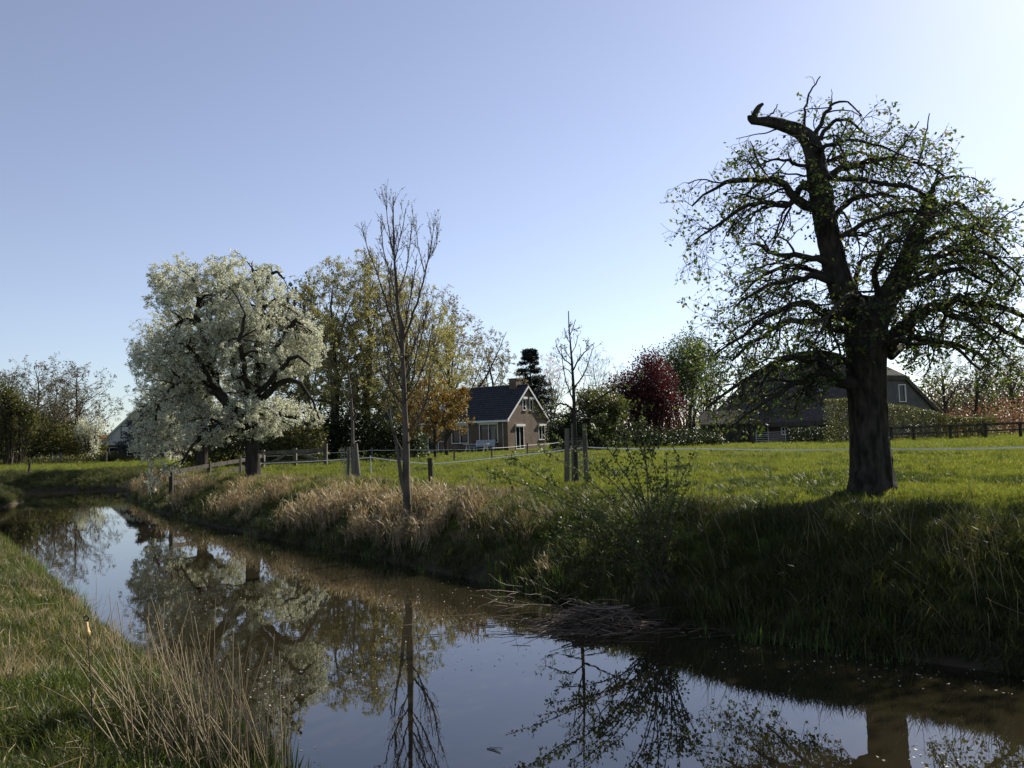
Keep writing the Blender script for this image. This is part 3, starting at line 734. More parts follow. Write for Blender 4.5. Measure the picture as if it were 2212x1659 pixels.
pt, ncl = pear((547, 1036), 27.5, [
    ((548, 1045, 0, 34), (547, 1030, 0, 32), (546, 990, 0, 28), (543, 950, 0, 28), (540, 915, 0, 26), (538, 880, 0, 20)),
    ((545, 950, 0, 26), (522, 905, -.2, 24), (492, 875, -.3, 22), (455, 845, -.4, 18), (425, 820, -.5, 13), (385, 815, -.6, 8)),
    ((495, 878, -.3, 18), (470, 830, -.1, 16), (455, 780, 0, 15), (440, 730, .1, 15), (424, 690, .2, 13), (430, 650, .2, 9), (415, 600, .3, 6)),
    ((425, 700, .2, 10), (398, 690, 0, 8), (378, 715, -.2, 6), (360, 760, -.3, 4)),
    ((540, 920, 0, 24), (545, 860, .1, 22), (552, 800, .2, 20), (556, 740, .2, 17), (565, 690, .3, 14), (560, 630, .3, 10), (545, 580, .3, 6)),
    ((545, 890, 0, 20), (520, 830, .3, 17), (500, 770, .5, 15), (490, 700, .7, 12), (480, 640, .8, 9), (470, 590, .9, 6)),
    ((552, 820, .2, 16), (590, 770, .1, 14), (615, 720, 0, 11), (640, 690, 0, 8), (665, 720, -.1, 5)),
    ((546, 880, 0, 18), (590, 840, -.4, 15), (630, 820, -.6, 11), (665, 850, -.7, 7), (690, 905, -.7, 4)),
    ((546, 910, 0, 16), (580, 895, .3, 13), (620, 895, .5, 9), (665, 920, .6, 5)),
    ((556, 750, .2, 14), (600, 680, .5, 11), (630, 640, .7, 8), (640, 620, .8, 5)),
    ((540, 930, 0, 18), (500, 920, -.8, 14), (455, 925, -1.2, 10), (420, 960, -1.4, 7), (390, 1005, -1.5, 4)),
    ((545, 870, 0, 16), (560, 800, 1.0, 13), (580, 720, 1.6, 10), (590, 650, 2.0, 7)),
    ((545, 880, 0, 16), (530, 810, -1.0, 13), (520, 740, -1.7, 10), (530, 680, -2.0, 6)),
    ((548, 860, 0, 14), (600, 800, -1.1, 11), (640, 770, -1.7, 8), (670, 790, -2.0, 4)),
    ((470, 850, -.3, 12), (430, 780, -1.0, 10), (390, 740, -1.5, 7), (350, 760, -1.8, 4)),
    ((560, 640, .3, 9), (590, 590, .3, 7), (615, 600, .3, 4)),
    ((425, 825, -.5, 9), (380, 830, -.7, 7), (345, 870, -.8, 5), (330, 930, -.8, 3)),
], [(400, 640, 0, 1.25, 1.7, 1.3), (540, 640, 0, 1.55, 1.9, 1.35), (610, 740, 0, 1.45, 1.9, 1.35), (380, 800, 0, 1.35, 1.7, 1.5), (500, 760, 0, 1.6, 2.2, 1.6), (355, 940, -.5, 1.0, 1.3, 1.15),
    (620, 895, 0, 1.35, 1.6, .55), (430, 920, -.5, 1.3, 1.4, .8), (375, 590, 0, .8, .9, .8), (560, 900, 0, 1.1, 1.4, .8), (500, 585, .3, 1.1, 1.1, .65), (350, 1020, -1, .62, .7, .95)],
    'white blossoming pear tree with dark leaning limbs, the nearer of the two', 21)
print('clusters', ncl)
pt, ncl = pear((436, 1012), 37.0, [
    ((436, 1025, 0, 26), (436, 1000, 0, 24), (437, 970, 0, 22), (436, 940, 0, 20), (432, 910, 0, 16)),
    ((436, 945, 0, 18), (415, 900, 0, 14), (385, 860, .2, 10), (350, 850, .3, 6)),
    ((435, 930, 0, 16), (420, 860, .3, 13), (395, 790, .4, 10), (370, 720, .5, 7)),
    ((436, 940, 0, 16), (455, 880, -.3, 13), (460, 810, -.4, 10), (450, 750, -.4, 6)),
    ((436, 950, 0, 14), (480, 910, .2, 11), (510, 890, .3, 7)),
    ((436, 940, 0, 14), (400, 920, -1.0, 10), (355, 920, -1.5, 6), (330, 960, -1.7, 4)),
    ((436, 935, 0, 12), (430, 870, 1.3, 10), (420, 800, 2, 6)),
], [(370, 760, 0, 1.8, 2.0, 2.0), (350, 880, 0, 1.4, 2.0, 2.0), (430, 850, 0, 1.8, 2.2, 1.9), (490, 890, 0, 1.2, 1.5, 1.0)],
    'second white blossoming pear tree, farther back behind the wooden rail fence', 22, 5.0, 3)
print('clusters', ncl)

# ---- generic trees
def auto_limbs(rng, H, tr, fork, n, spread, up, lean=0.0, steps=6, crook=.06):
    """trunk and limbs for a tree standing at the origin"""
    tp = np.array([[0, 0, -.15], [lean * .1 * H, 0, H * .12], [lean * .25 * H, .01 * H, H * .35], [lean * .4 * H, -.01 * H, H * .6], [lean * .5 * H, 0, H * .82], [lean * .5 * H, .01 * H, H * .97]])
    tp[2:, :2] += rng.normal(0, crook * H * .25, (4, 2))
    rr = np.array([tr * 1.25, tr, tr * .8, tr * .5, tr * .25, tr * .06])
    L_ = [(tp, rr)]
    TP, TR = resample(tp, rr, 40)
    for i in range(n):
        f = fork + (0.86 - fork) * (i / max(n - 1, 1)) ** .9
        j = int(f * 39)
        a = i * 2.4 + rng.uniform(-.4, .4)
        ln = H * (1 - f) * rng.uniform(.75, 1.0) + H * .08
        d = np.array([math.cos(a) * math.sin(spread), math.sin(a) * math.sin(spread), math.cos(spread)])
        p = TP[j].copy(); pts = [p.copy()]
        for k in range(steps):
            d = d + rng.normal(0, crook, 3); d[2] += up / steps; d = norm(d)
            p = p + d * ln / steps; pts.append(p.copy())
        r0 = TR[j] * rng.uniform(.5, .72)
        L_.append((np.array(pts), np.linspace(r0, r0 * .15, steps + 1)))
    return L_
def auto_tree(name, root, label, seed, H, tr, fork, n, spread, up, lev, leaf, lsize, lper, bark='bark_dark', twig='twig', group=None, cat='tree', ells=None, min_r=.006, jit=.05, ljit=.05, lean=0.0, aspect=.8, fill=60):
    rng = np.random.default_rng(seed)
    t = thing(name, root, label, cat, group)
    limbs = auto_limbs(rng, H, tr, fork, n, spread, up, lean)
    if ells is not None: limbs = fill_limbs(rng, limbs, ells, fill, tr * .22, .8, .02, -.05, .05, .15 * H)
    mb = MB(); rough_tube(mb, limbs[0][0], limbs[0][1], 14, 40, .05, seed, .2)
    mb.build('trunk', MT[bark], t, True)
    ts, LP = tree_from_limbs(rng, root, limbs, lev, ells, None, None, min_r)
    ts.build('branches', MT[twig], t)
    if leaf:
        lp = leaf_points(rng, LP, lper, .15, ljit)
        leaves('foliage', rng, lp, lsize, MT[leaf], t, aspect, .3)
    return t
def levs(H, d1=1.0, d2=1.6, d3=2.2, l1=.2, l2=.09, l3=.045, g=-.03, a=42, leafy2=False):
    return [dict(per_m=d1, t0=.2, len=l1 * H, taper=.5, ang=a, sd=12, up=.3, rf=.5, rmax=.05, m=7, wander=.13, grav=g, k=5),
            dict(per_m=d2, t0=.15, len=l2 * H, taper=.4, ang=a, sd=14, up=.2, rf=.5, rmax=.02, m=5, wander=.15, grav=g, k=3, leafy=leafy2),
            dict(per_m=d3, t0=.1, len=l3 * H, taper=.3, ang=a, sd=14, rf=.6, rmax=.012, m=4, wander=.16, grav=g, k=3, leafy=True)]

# budding maples behind the gate
def dome(H, rx, lo=.22): return [((0, 0, H * .58), (rx * .8, rx * .8, H * .44)), ((rx * .25, 0, H * .45), (rx * .85, rx * .8, H * .3)), ((-rx * .25, .3, H * .4), (rx * .85, rx * .8, H * .28)), ((0, 0, H * .7), (rx * .6, rx * .6, H * .33))]
MG = 'budding maples behind the gate'
fine = lambda H: levs(H, 1.3, 2.6, 4.2, .16, .085, .05)
auto_tree('maple_tree', foot(800, 985, 52), 'tall budding maple with several dark stems behind the bare young tree', 101, 12.0, .2, .12, 9, R_(18), .25, fine(12), 'maple_bud', .088, 18, group=MG, twig='maple_twig', ells=dome(13.6, 4.3), fill=110, min_r=.005)
auto_tree('maple_tree', foot(722, 985, 50), 'tall budding maple just right of the blossoming pear trees', 102, 11.5, .2, .12, 9, R_(20), .25, fine(12), 'maple_bud', .088, 18, group=MG, twig='maple_twig', ells=dome(12.6, 4.2), fill=110, min_r=.005)
auto_tree('maple_tree', foot(880, 985, 55), 'budding maple with bronze leaves beside the dark tiled house roof', 103, 11.5, .2, .12, 9, R_(22), .2, fine(12), 'maple_bud', .088, 18, group=MG, twig='maple_twig', ells=dome(13.0, 4.3), fill=110, min_r=.005)
auto_tree('maple_tree', foot(975, 975, 80), 'pale tall tree behind the ridge of the brick house', 104, 14.0, .24, .12, 9, R_(22), .2, levs(14, 1.1, 2.2, 3.4, .16, .085, .05), 'pale_bud', .14, 9, ells=dome(16.4, 5.0), fill=60, min_r=.007)
auto_tree('maple_tree', foot(1062, 975, 88), 'pale spreading tree behind the chimney of the brick house', 105, 11.5, .22, .15, 9, R_(30), .1, levs(12, 1.1, 2.2, 3.4, .16, .085, .05), 'pale_bud', .14, 9, ells=dome(13.6, 4.2), fill=50, min_r=.007)
auto_tree('willow_tree', foot(662, 985, 60), 'olive green bushy tree between the pear blossom and the maples', 106, 12.0, .2, .1, 9, R_(22), .1, levs(12, 1.2, 2.4, 3.6, .17, .09, .055, .03), 'olive_leaf', .15, 12, ells=dome(14.0, 4.0), fill=60, min_r=.006)
auto_tree('young_maple', foot(940, 990, 46), 'low orange-leaved maple hiding the left end of the brick house', 107, 4.4, .07, .3, 9, R_(50), .1, levs(5, 2.0, 4, 6, .2, .12, .07, -.01), 'orange_leaf', .095, 14, ells=[((0.2, 0, 3.2), (2.2, 1.8, 1.5)), ((.6, 0, 2.2), (1.7, 1.3, 1.0)), ((-.7, 0, 2.0), (1.6, 1.2, .9))], fill=75, min_r=.005)
auto_tree('young_maple', foot(965, 985, 58), 'taller orange-tinged maple rising above the brick house roof', 108, 9.5, .13, .2, 9, R_(30), .15, levs(9.5, 1.4, 2.8, 4.0, .17, .09, .05), 'maple_bud', .1, 12, ells=dome(10.8, 2.7), fill=50, min_r=.005)

# bare young tree on the near bank
def bare_tree():
    D = 15.4
    root = foot(881, 1118, D)
    t = thing('young_ash_tree', root, 'slender bare young tree on the reedy bank with upright twigs and dark buds', 'tree')
    rng = np.random.default_rng(31)
    S = lambda *p: seg(D, root, *p)
    mb = MB()
    P, r = S((882, 1128, 0, 22), (880, 1100, 0, 19), (878, 1040, 0, 16), (877, 960, 0, 15), (874, 880, 0, 12), (871, 800, 0, 10), (866, 720, 0, 8.2), (858, 640, .05, 6.5), (852, 560, .05, 4.8), (850, 500, .05, 3.4), (849, 425, .05, 2))
    rough_tube(mb, P, r, 16, 80, .04, 4, .2); trunk = (P, r)
    P, r = S((876, 1062, 0, 14), (868, 1040, -.05, 10), (862, 1000, -.1, 8), (856, 960, -.1, 6.5), (846, 915, -.15, 4.5), (838, 860, -.15, 2.5)); rough_tube(mb, P, r, 10, 24, .05, 5)
    mb.build('trunk', MT['bark_grey'], t, True)
    hand = [((874, 945, 0, 8), (895, 915, .05, 7), (915, 885, .1, 6), (925, 850, .15, 5), (928, 810, .2, 4), (940, 770, .2, 2.5)),
            ((868, 745, 0, 9), (885, 700, .05, 8), (903, 650, .1, 7), (918, 590, .15, 5.5), (930, 540, .2, 4), (937, 490, .2, 2)),
            ((868, 760, 0, 8), (848, 700, -.1, 7), (830, 640, -.15, 6), (815, 590, -.2, 4.5), (795, 540, -.2, 3), (780, 480, -.2, 2)),
            ((860, 660, 0, 6), (845, 600, .2, 5), (830, 545, .3, 3.5), (822, 490, .3, 2)),
            ((858, 640, 0, 5.5), (875, 590, .2, 4.5), (885, 530, .3, 3), (890, 490, .3, 2)),
            ((874, 880, 0, 6), (850, 850, -.2, 5), (828, 810, -.3, 4), (815, 770, -.3, 2.5)),
            ((874, 870, 0, 6), (900, 830, -.2, 5), (922, 770, -.3, 4), (935, 700, -.35, 2.5)),
            ((872, 820, 0, 6), (885, 770, .3, 5), (905, 720, .4, 4), (925, 670, .5, 2.5)),
            ((852, 570, 0, 4.5), (862, 520, .1, 3.5), (872, 480, .1, 2.5), (876, 450, .1, 2)),
            ((852, 560, 0, 4.5), (842, 510, -.1, 3.5), (835, 460, -.1, 2.5), (833, 440, -.1, 2)),
            ((918, 590, .15, 4), (905, 540, .1, 3), (900, 505, .1, 2)), ((925, 560, .2, 4), (942, 530, .2, 3), (943, 490, .2, 2)),
            ((870, 790, 0, 5), (855, 745, .2, 4), (845, 690, .3, 3), (842, 640, .3, 2)),
            ((877, 965, 0, 6), (898, 930, -.2, 5), (912, 880, -.3, 4), (918, 820, -.35, 2.5)), ((874, 905, 0, 6), (856, 870, .2, 5), (842, 815, .3, 4), (836, 750, .35, 2.5)),
            ((872, 850, 0, 6), (852, 800, -.2, 5), (832, 735, -.3, 4), (818, 660, -.3, 2.5)), ((872, 830, 0, 6), (895, 780, .2, 5), (912, 720, .3, 4), (922, 650, .3, 2.5)), ((873, 860, 0, 5), (890, 820, -.3, 4.5), (900, 760, -.4, 3.5), (905, 700, -.4, 2.5)),
            ((868, 740, 0, 5), (880, 680, -.2, 4.5), (893, 610, -.3, 3.5), (900, 560, -.3, 2.5)), ((868, 745, 0, 5), (852, 690, .2, 4.5), (840, 620, .3, 3.5), (838, 570, .3, 2.5)),
            ((876, 985, 0, 6), (858, 955, .1, 4.5), (842, 905, .15, 3), (830, 870, .2, 2))]
    limbs = [(a, b * .62) for a, b in (S(*h) for h in hand)]
    limbs.append((trunk[0][5:], trunk[1][5:]))
    lev = [dict(per_m=7.5, t0=.15, len=.45, taper=.3, ang=26, sd=8, up=.8, rf=.55, rmax=.007, m=6, wander=.06, grav=-.10, k=4, leafy=True),
           dict(per_m=5.0, t0=.2, len=.25, taper=.3, ang=30, sd=9, up=.8, rf=.6, rmax=.006, m=4, wander=.06, grav=-.1, k=3, leafy=True)]
    ts, LP = tree_from_limbs(rng, root, limbs, lev, None, None, None, .003)
    ts.build('branches', MT['twig_pale'], t)
    lp = leaf_points(rng, LP, 4, .2, .006)
    leaves('buds', rng, lp, .03, MT['brown_bud'], t, .7, .3)
bare_tree()

# young trees with stakes and wire guards
def mesh_guard(mb, c, rad, z0, z1, nu=14, nz=22, wr=.004):
    for i in range(nu):
        a = 2 * math.pi * i / nu
        mb.bar((c[0] + rad * math.cos(a), c[1] + rad * math.sin(a), z0), (c[0] + rad * math.cos(a), c[1] + rad * math.sin(a), z1), wr, wr)
    for j in range(nz):
        z = z0 + (z1 - z0) * j / (nz - 1)
        for i in range(nu):
            a = 2 * math.pi * i / nu; b = 2 * math.pi * (i + 1) / nu
            mb.bar((c[0] + rad * math.cos(a), c[1] + rad * math.sin(a), z), (c[0] + rad * math.cos(b), c[1] + rad * math.sin(b), z), wr, wr)
def staked_tree():
    D = 17.4
    root = foot(1243, 1050, D)
    t = thing('young_fruit_tree', root, 'young fruit tree with three stakes and a wire guard at the meadow edge', 'tree')
    rng = np.random.default_rng(41)
    S = lambda *p: seg(D, root, *p)
    mb = MB()
    P, r = S((1246, 1058, 0, 12), (1245, 1020, 0, 10), (1243, 960, 0, 8.5), (1241, 900, 0, 7.5), (1239, 840, 0, 6.2), (1236, 790, 0, 5), (1232, 740, 0, 3.5), (1229, 700, 0, 2.4), (1228, 672, 0, 2))
    rough_tube(mb, P, r, 12, 60, .06, 6, .2)
    mb.build('trunk', MT['bark_dark'], t, True)
    stk = [((1224, 1052, -.12, 12), (1225, 925, -.12, 11)), ((1268, 1048, .02, 11), (1262, 915, .02, 10)), ((1240, 1046, .25, 11), (1238, 915, .25, 10))]
    for s_ in stk:
        P, r = S(*s_); b = MB(); b.tube(np.concatenate([[P[0] - (0, 0, .12)], P[1:]]), r, 10); b.build('stake', MT['wood_grey'], t)
    g = MB(); P, r = S((1243, 1050, 0, 10)); mesh_guard(g, P[0], .2, .02, 1.05); g.build('wire_guard', MT['mesh_wire'], t)
    hand = [((1240, 885, 0, 7), (1215, 872, -.1, 6), (1190, 880, -.15, 5), (1160, 893, -.2, 3)), ((1241, 890, 0, 7), (1270, 876, .1, 6), (1310, 850, .15, 4.5), (1350, 830, .2, 3), (1385, 815, .2, 2)),
            ((1240, 870, 0, 7), (1232, 850, -.1, 5), (1222, 820, -.15, 4), (1215, 780, -.2, 3), (1212, 745, -.2, 2)), ((1238, 800, 0, 6), (1252, 775, .1, 5), (1268, 755, .15, 3.5), (1285, 740, .2, 2)),
            ((1236, 790, 0, 5), (1218, 775, -.1, 4), (1205, 755, -.15, 3), (1200, 735, -.15, 2)), ((1239, 840, 0, 6), (1265, 800, -.2, 4.5), (1275, 770, -.25, 3), (1282, 745, -.25, 2)),
            ((1241, 905, 0, 6), (1280, 905, .1, 5), (1320, 920, .2, 3.5), (1360, 935, .2, 2)), ((1241, 895, 0, 6), (1210, 900, .2, 5), (1180, 905, .3, 3), (1150, 890, .3, 2)),
            ((1237, 810, 0, 4), (1222, 795, .1, 3), (1210, 800, .1, 2)), ((1232, 742, 0, 3), (1224, 728, .05, 2.4), (1219, 708, .05, 2)), ((1231, 725, 0, 3), (1238, 708, -.05, 2.4), (1243, 690, -.05, 2)), ((1234, 765, 0, 3.4), (1244, 745, .1, 2.6), (1248, 725, .1, 2)), ((1235, 778, 0, 3.4), (1224, 762, -.1, 2.6), (1218, 748, -.1, 2))]
    limbs = [(a, b * .6) for a, b in (S(*h) for h in hand)]
    lev = [dict(per_m=8, t0=.2, len=.32, taper=.3, ang=50, sd=16, up=.6, rf=.55, rmax=.008, m=5, wander=.15, grav=-.04, k=4, leafy=True),
           dict(per_m=6, t0=.2, len=.14, taper=.3, ang=50, sd=16, up=.4, rf=.6, rmax=.005, m=3, wander=.15, grav=0, k=3, leafy=True)]
    ts, LP = tree_from_limbs(rng, root, limbs, lev, None, None, None, .0035)
    ts.build('branches', MT['bark_dark'], t)
    lp = leaf_points(rng, LP, 5, .2, .025); lp = lp[rng.random(len(lp)) < np.where(lp[:, 2] > 2.2, .25, .9)]
    leaves('foliage', rng, lp, .055, MT['young_leaf'], t, .55, .3)
staked_tree()
def sapling():
    D = 24.0
    root = foot(764, 1034, D)
    t = thing('sapling', root, 'thin sapling in a wire guard with leaning stakes near the wooden gate', 'tree')
    rng = np.random.default_rng(43)
    S = lambda *p: seg(D, root, *p)
    mb = MB(); P, r = S((764, 1040, 0, 9), (763, 1000, 0, 8), (762, 950, 0, 7), (761, 900, 0, 6), (757, 850, 0, 5), (752, 800, 0, 3))
    rough_tube(mb, P, r, 10, 40, .05, 4, .2); mb.build('trunk', MT['bark_grey'], t, True)
    for s_ in (((775, 1036, -.1, 12), (768, 958, -.1, 9)), ((764, 1036, -.15, 9), (764, 972, -.15, 8)), ((752, 1032, .1, 8), (753, 965, .1, 7))):
        P, r = S(*s_); b = MB(); b.tube(np.concatenate([[P[0] - (0, 0, .12)], P[1:]]), r, 8); b.build('stake', MT['wood_grey'], t)
    g = MB(); mesh_guard(g, (-.18, 0, 0), .2, .02, 1.0, 14, 18, .005); g.build('wire_guard', MT['mesh_wire'], t)
    hand = [((761, 910, 0, 5), (770, 895, .05, 4), (785, 892, .1, 2.5)), ((760, 890, 0, 5), (745, 860, .1, 3.5), (735, 825, .15, 2)), ((758, 860, 0, 5), (770, 830, -.1, 3.5), (778, 795, -.1, 2))]
    lev = [dict(per_m=6, t0=.25, len=.4, taper=.3, ang=45, sd=14, up=.6, rf=.55, rmax=.008, m=5, wander=.12, grav=-.04, k=4, leafy=True)]
    ts, LP = tree_from_limbs(rng, root, [S(*h) for h in hand], lev, None, None, None, .004)
    ts.build('branches', MT['twig_pale'], t)
    leaves('foliage', rng, leaf_points(rng, LP, 6, .2, .03), .05, MT['young_leaf'], t, .6, .3)
sapling()

# shrub of long wands on the bank
def bank_shrub():
    D = 9.7
    root = foot(1432, 1265, D)
    t = thing('bank_shrub', root, 'leafy shrub of long slanting wands growing from the ditch bank', 'shrub')
    rng = np.random.default_rng(51)
    tips = [(1040, 1015, -.2), (1100, 990, .2), (1165, 965, 0), (1215, 950, .3), (1275, 915, 0), (1330, 905, -.2), (1352, 868, .1), (1385, 890, .4), (1150, 1060, -.4), (1210, 1085, -.5), (1250, 1010, .4), (1300, 990, -.4),
            (1400, 960, .2), (1440, 975, -.1), (1468, 985, .2), (1500, 975, 0), (1490, 1040, .3), (1175, 1150, -.3), (1235, 1150, .2), (1320, 1070, .5), (1360, 1040, -.5), (1420, 1050, .5), (1455, 1070, -.3), (1270, 1110, -.6), (1190, 1210, -.2), (1330, 1140, -.6), (1140, 1120, .2), (1080, 1085, .1)]
    limbs = []
    for x, y, dd in tips:
        b = at(1432 + rng.uniform(-32, 26), 1268 + rng.uniform(-12, 8), D + rng.uniform(-.15, .2)) - root
        e = at(x, y, D + dd + rng.uniform(-.3, .3)) - root
        mid = b * .5 + e * .5 + np.array([0.06 * (b[0] - e[0]) + .04, 0, .12 + .05 * rng.random()])
        limbs.append((np.array([b, b * .75 + mid * .25 + (0, 0, .05), mid, e * .55 + mid * .45 + (0, 0, .03), e]), np.array([.009, .008, .0065, .005, .0025])))
    lev = [dict(per_m=6, t0=.12, len=.3, taper=.4, ang=42, sd=14, up=.4, rf=.55, rmax=.005, m=5, wander=.12, grav=-.02, k=3, leafy=True)]
    ts, LP = tree_from_limbs(rng, root, limbs, lev, None, None, None, .0026)
    ts.build('branches', MT['twig_pale'], t)
    lp = np.concatenate([leaf_points(rng, LP, 13, .15, .02), leaf_points(rng, [np.array([resample(a, b, 12)[0] for a, b in limbs])], 60, .2, .018)])
    leaves('foliage', rng, lp, .046, MT['young_leaf'], t, .55, .4)
bank_shrub()

# ---- bushes: leaf clumps on stems
def bush(name, root, label, seed, rx, ry, h, leaf, lsize, n, group=None, cat='shrub', twig='twig', lobes=9, gap=.0, base=.0):
    rng = np.random.default_rng(seed)
    t = thing(name, root, label, cat, group)
    ts = TubeSet(); ns = 26
    a = rng.uniform(0, 6.28, ns); q = np.sqrt(rng.random(ns))
    S = np.stack([np.cos(a) * q * rx * .35, np.sin(a) * q * ry * .35, np.full(ns, -.1)], -1)
    E = np.stack([np.cos(a) * q * rx * .85, np.sin(a) * q * ry * .85, h * rng.uniform(.55, .92, ns)], -1)
    P, Rr = grow(rng, S, E - S, np.linalg.norm(E - S, axis=1), np.full(ns, max(.012, h * .01)), np.full(ns, .006), 8, .07, 0)
    ts.add(P, Rr, 4)
    S2, D2, tt, rp, pi = spawn(rng, P, Rr, 7, .25, 1, 45, 12, .3)
    P2, R2 = grow(rng, S2, D2, np.full(len(S2), h * .22) * rng.uniform(.5, 1.2, len(S2)), rp * .6, rp * .3, 5, .12, -.02)
    ts.add(P2, R2, 3)
    ts.build('branches', MT[twig], t)
    # uneven crown: lobes of different size, leaves mostly near their surface
    c = np.stack([rng.uniform(-.6, .6, lobes) * rx, rng.uniform(-.6, .6, lobes) * ry, (base + (1 - base) * rng.uniform(.3, .78, lobes)) * h], -1)
    c[0] = (0, 0, h * (base + (1 - base) * .5))
    rad = np.stack([rx * rng.uniform(.32, .55, lobes), ry * rng.uniform(.32, .55, lobes), h * (1 - base) * rng.uniform(.2, .34, lobes)], -1); rad[0] = (rx * .75, ry * .75, h * (1 - base) * .48)
    li = rng.integers(0, lobes, n)
    dv = norm(rng.normal(0, 1, (n, 3))); s = rng.random(n) ** .38
    Pn = c[li] + dv * s[:, None] * rad[li] * (1 + rng.normal(0, .09, (n, 1)))
    Pn = Pn[Pn[:, 2] > 0.02]
    nz = vnoise(Pn[:, 0] * 2.2 / max(rx, .5) * 2 + seed, Pn[:, 2] * 2.2 / h * 3 + Pn[:, 1], seed)
    if gap: Pn = Pn[nz > gap]
    leaves('foliage', rng, Pn, lsize, MT[leaf], t, .75, .3)
    return t
# right of the brick house
bush('copper_tree', foot(1405, 968, 68), 'dark red copper-leaved tree right of the brick house', 201, 3.7, 3.2, 8.2, 'red_leaf', .17, 24000, None, 'tree', gap=.14, base=.06)
bush('green_tree', foot(1300, 968, 62), 'rounded green bushy tree beside the gable of the brick house', 202, 2.7, 2.4, 5.0, 'olive_leaf', .17, 11000, None, 'tree', gap=.15)
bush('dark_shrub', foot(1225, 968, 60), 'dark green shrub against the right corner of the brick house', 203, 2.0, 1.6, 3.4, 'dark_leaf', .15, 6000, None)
bush('green_tree', foot(1485, 965, 92), 'tall green tree behind the dark red tree', 204, 5.4, 4.4, 12.6, 'young_leaf', .2, 20000, None, 'tree', gap=.25, base=.2, lobes=14)
auto_tree('pink_blossom_tree', foot(1192, 965, 105), 'pale pinkish blossoming tree peeping over the gable of the brick house', 205, 10.5, .2, .15, 12, R_(32), .15, levs(10, 1.1, 2.0, 2.6, .24, .1, .05), 'pink_blossom', .2, 3, min_r=.01)
auto_tree('birch_tree', foot(1290, 965, 110), 'faint bare birch in the distance behind the green bushy tree', 206, 11.5, .14, .2, 12, R_(26), .12, levs(11, 1.1, 2.2, 2.6, .2, .1, .05), 'pale_bud', .12, 2, 'bark_pale', 'twig_pale', min_r=.009)
auto_tree('pale_tree', foot(1530, 965, 110), 'hazy bare tree far behind the left end of the thatched farmhouse', 207, 13.0, .2, .15, 13, R_(32), .15, levs(12, 1.0, 2.0, 2.6, .22, .1, .05), 'brown_bud', .15, 3, min_r=.01)

# conifers
def conifer(root, label, seed, H, rad, tiers, name='cedar_tree'):
    rng = np.random.default_rng(seed)
    t = thing(name, root, label, 'tree', 'dark conifers')
    mb = MB(); P, Rr = resample([(0, 0, -.1), (0, .05, H * .5), (.05, 0, H)], [H * .022, H * .014, .02], 24); mb.tube(P, Rr, 9); mb.build('trunk', MT['bark_dark'], t, True)
    n = tiers
    z = H * np.sort(rng.uniform(.08, .98, n)); a = np.arange(n) * 2.4 + rng.uniform(-.4, .4, n)
    S = np.stack([0 * z, 0 * z, z], -1); D_ = np.stack([np.cos(a), np.sin(a), np.full(n, .22)], -1)
    Ln = rad * (1.03 - z / H) ** .75 * rng.uniform(.7, 1.15, n) + .25
    B, Br = grow(rng, S, D_, Ln, np.full(n, .05), np.full(n, .012), 9, .05, .03)
    ts = TubeSet(); ts.add(B, Br, 5)
    S2, D2, tt, rp, pi = spawn(rng, B, Br, 26, .1, 1, 55, 12, -.1)
    D2[:, 2] *= .4
    P2, R2 = grow(rng, S2, D2, Ln[pi] * .34 * (1.1 - tt * .6), rp * .4, rp * .2, 5, .06, .03)
    ts.add(P2, R2, 3); ts.build('branches', MT['twig'], t)
    lp = leaf_points(rng, [P2], 18, .05, .07)
    leaves('needles', rng, lp, .24, MT['conifer'], t, .3, .6)
    return t
conifer(foot(1150, 965, 92), 'dark blue-green conifer standing behind the chimney of the brick house', 211, 11.3, 4.2, 90)
conifer(foot(330, 1000, 80), 'dark cedar in front of the white boarded gable at far left', 212, 6.6, 3.6, 60)

# ------------------------------------------------------------------ far trees, hedges, wood
def belt(name, label, pts, leaf, lsize, n, seed, cat=None, rag=.5):
    """a far belt of shrubs: (x, y, height, depth) along a line; one mass nobody could count"""
    rng = np.random.default_rng(seed)
    P = np.array(pts, float)
    s = np.concatenate([[0], np.cumsum(np.hypot(*np.diff(P[:, :2], axis=0).T))])
    u = rng.random(n) * s[-1]
    X = np.interp(u, s, P[:, 0]); Y = np.interp(u, s, P[:, 1]); Hh = np.interp(u, s, P[:, 2]); Dp = np.interp(u, s, P[:, 3])
    Hh = Hh * (1 - rag * .5 + rag * (vnoise(u * .35, u * 0, seed) * .7 + vnoise(u * 1.3, u * 0, seed + 1) * .4))
    v = rng.random(n) ** .75
    Y = Y + rng.uniform(-.5, .5, n) * Dp
    X = X + rng.uniform(-.5, .5, n) * Dp * .3
    z0 = ground(X, Y)
    Q = np.stack([X, Y, z0 + v * Hh * np.sqrt(rng.uniform(.25, 1, n))], -1)
    V, F, t_ = leaf_quads(rng, Q, lsize, .8, .3)
    o = obj(name, mesh_np(name, V, F, None, t_, False, MT[leaf]))
    return tag(o, label, cat or 'trees', kind='stuff')
def P2(xd, D): p = at(xd, 960, D); return p[0], p[1]
belt('far_woodland', 'distant woodland belt closing the view behind the houses', [(*P2(x, 150), h, 6) for x, h in ((-300, 6), (200, 5), (500, 6), (800, 6), (1100, 5), (1250, 4.5), (1500, 5), (1700, 6), (2000, 8), (2300, 10), (2500, 10))], 'brown_bud', .45, 45000, 301)
belt('right_woodland', 'grey green wood behind the bare trees at far right', [(*P2(x, 100), h, 8) for x, h in ((1900, 5), (2050, 7.5), (2130, 8), (2230, 9.5), (2400, 10))], 'brown_bud', .25, 26000, 302)
belt('russet_shrubs', 'russet shrubs beyond the clipped hedge at far right', [(*P2(x, 74), h, 3) for x, h in ((1960, 2.6), (2060, 2.9), (2130, 3.4), (2230, 3.4), (2400, 3.4))], 'russet_leaf', .14, 14000, 303)
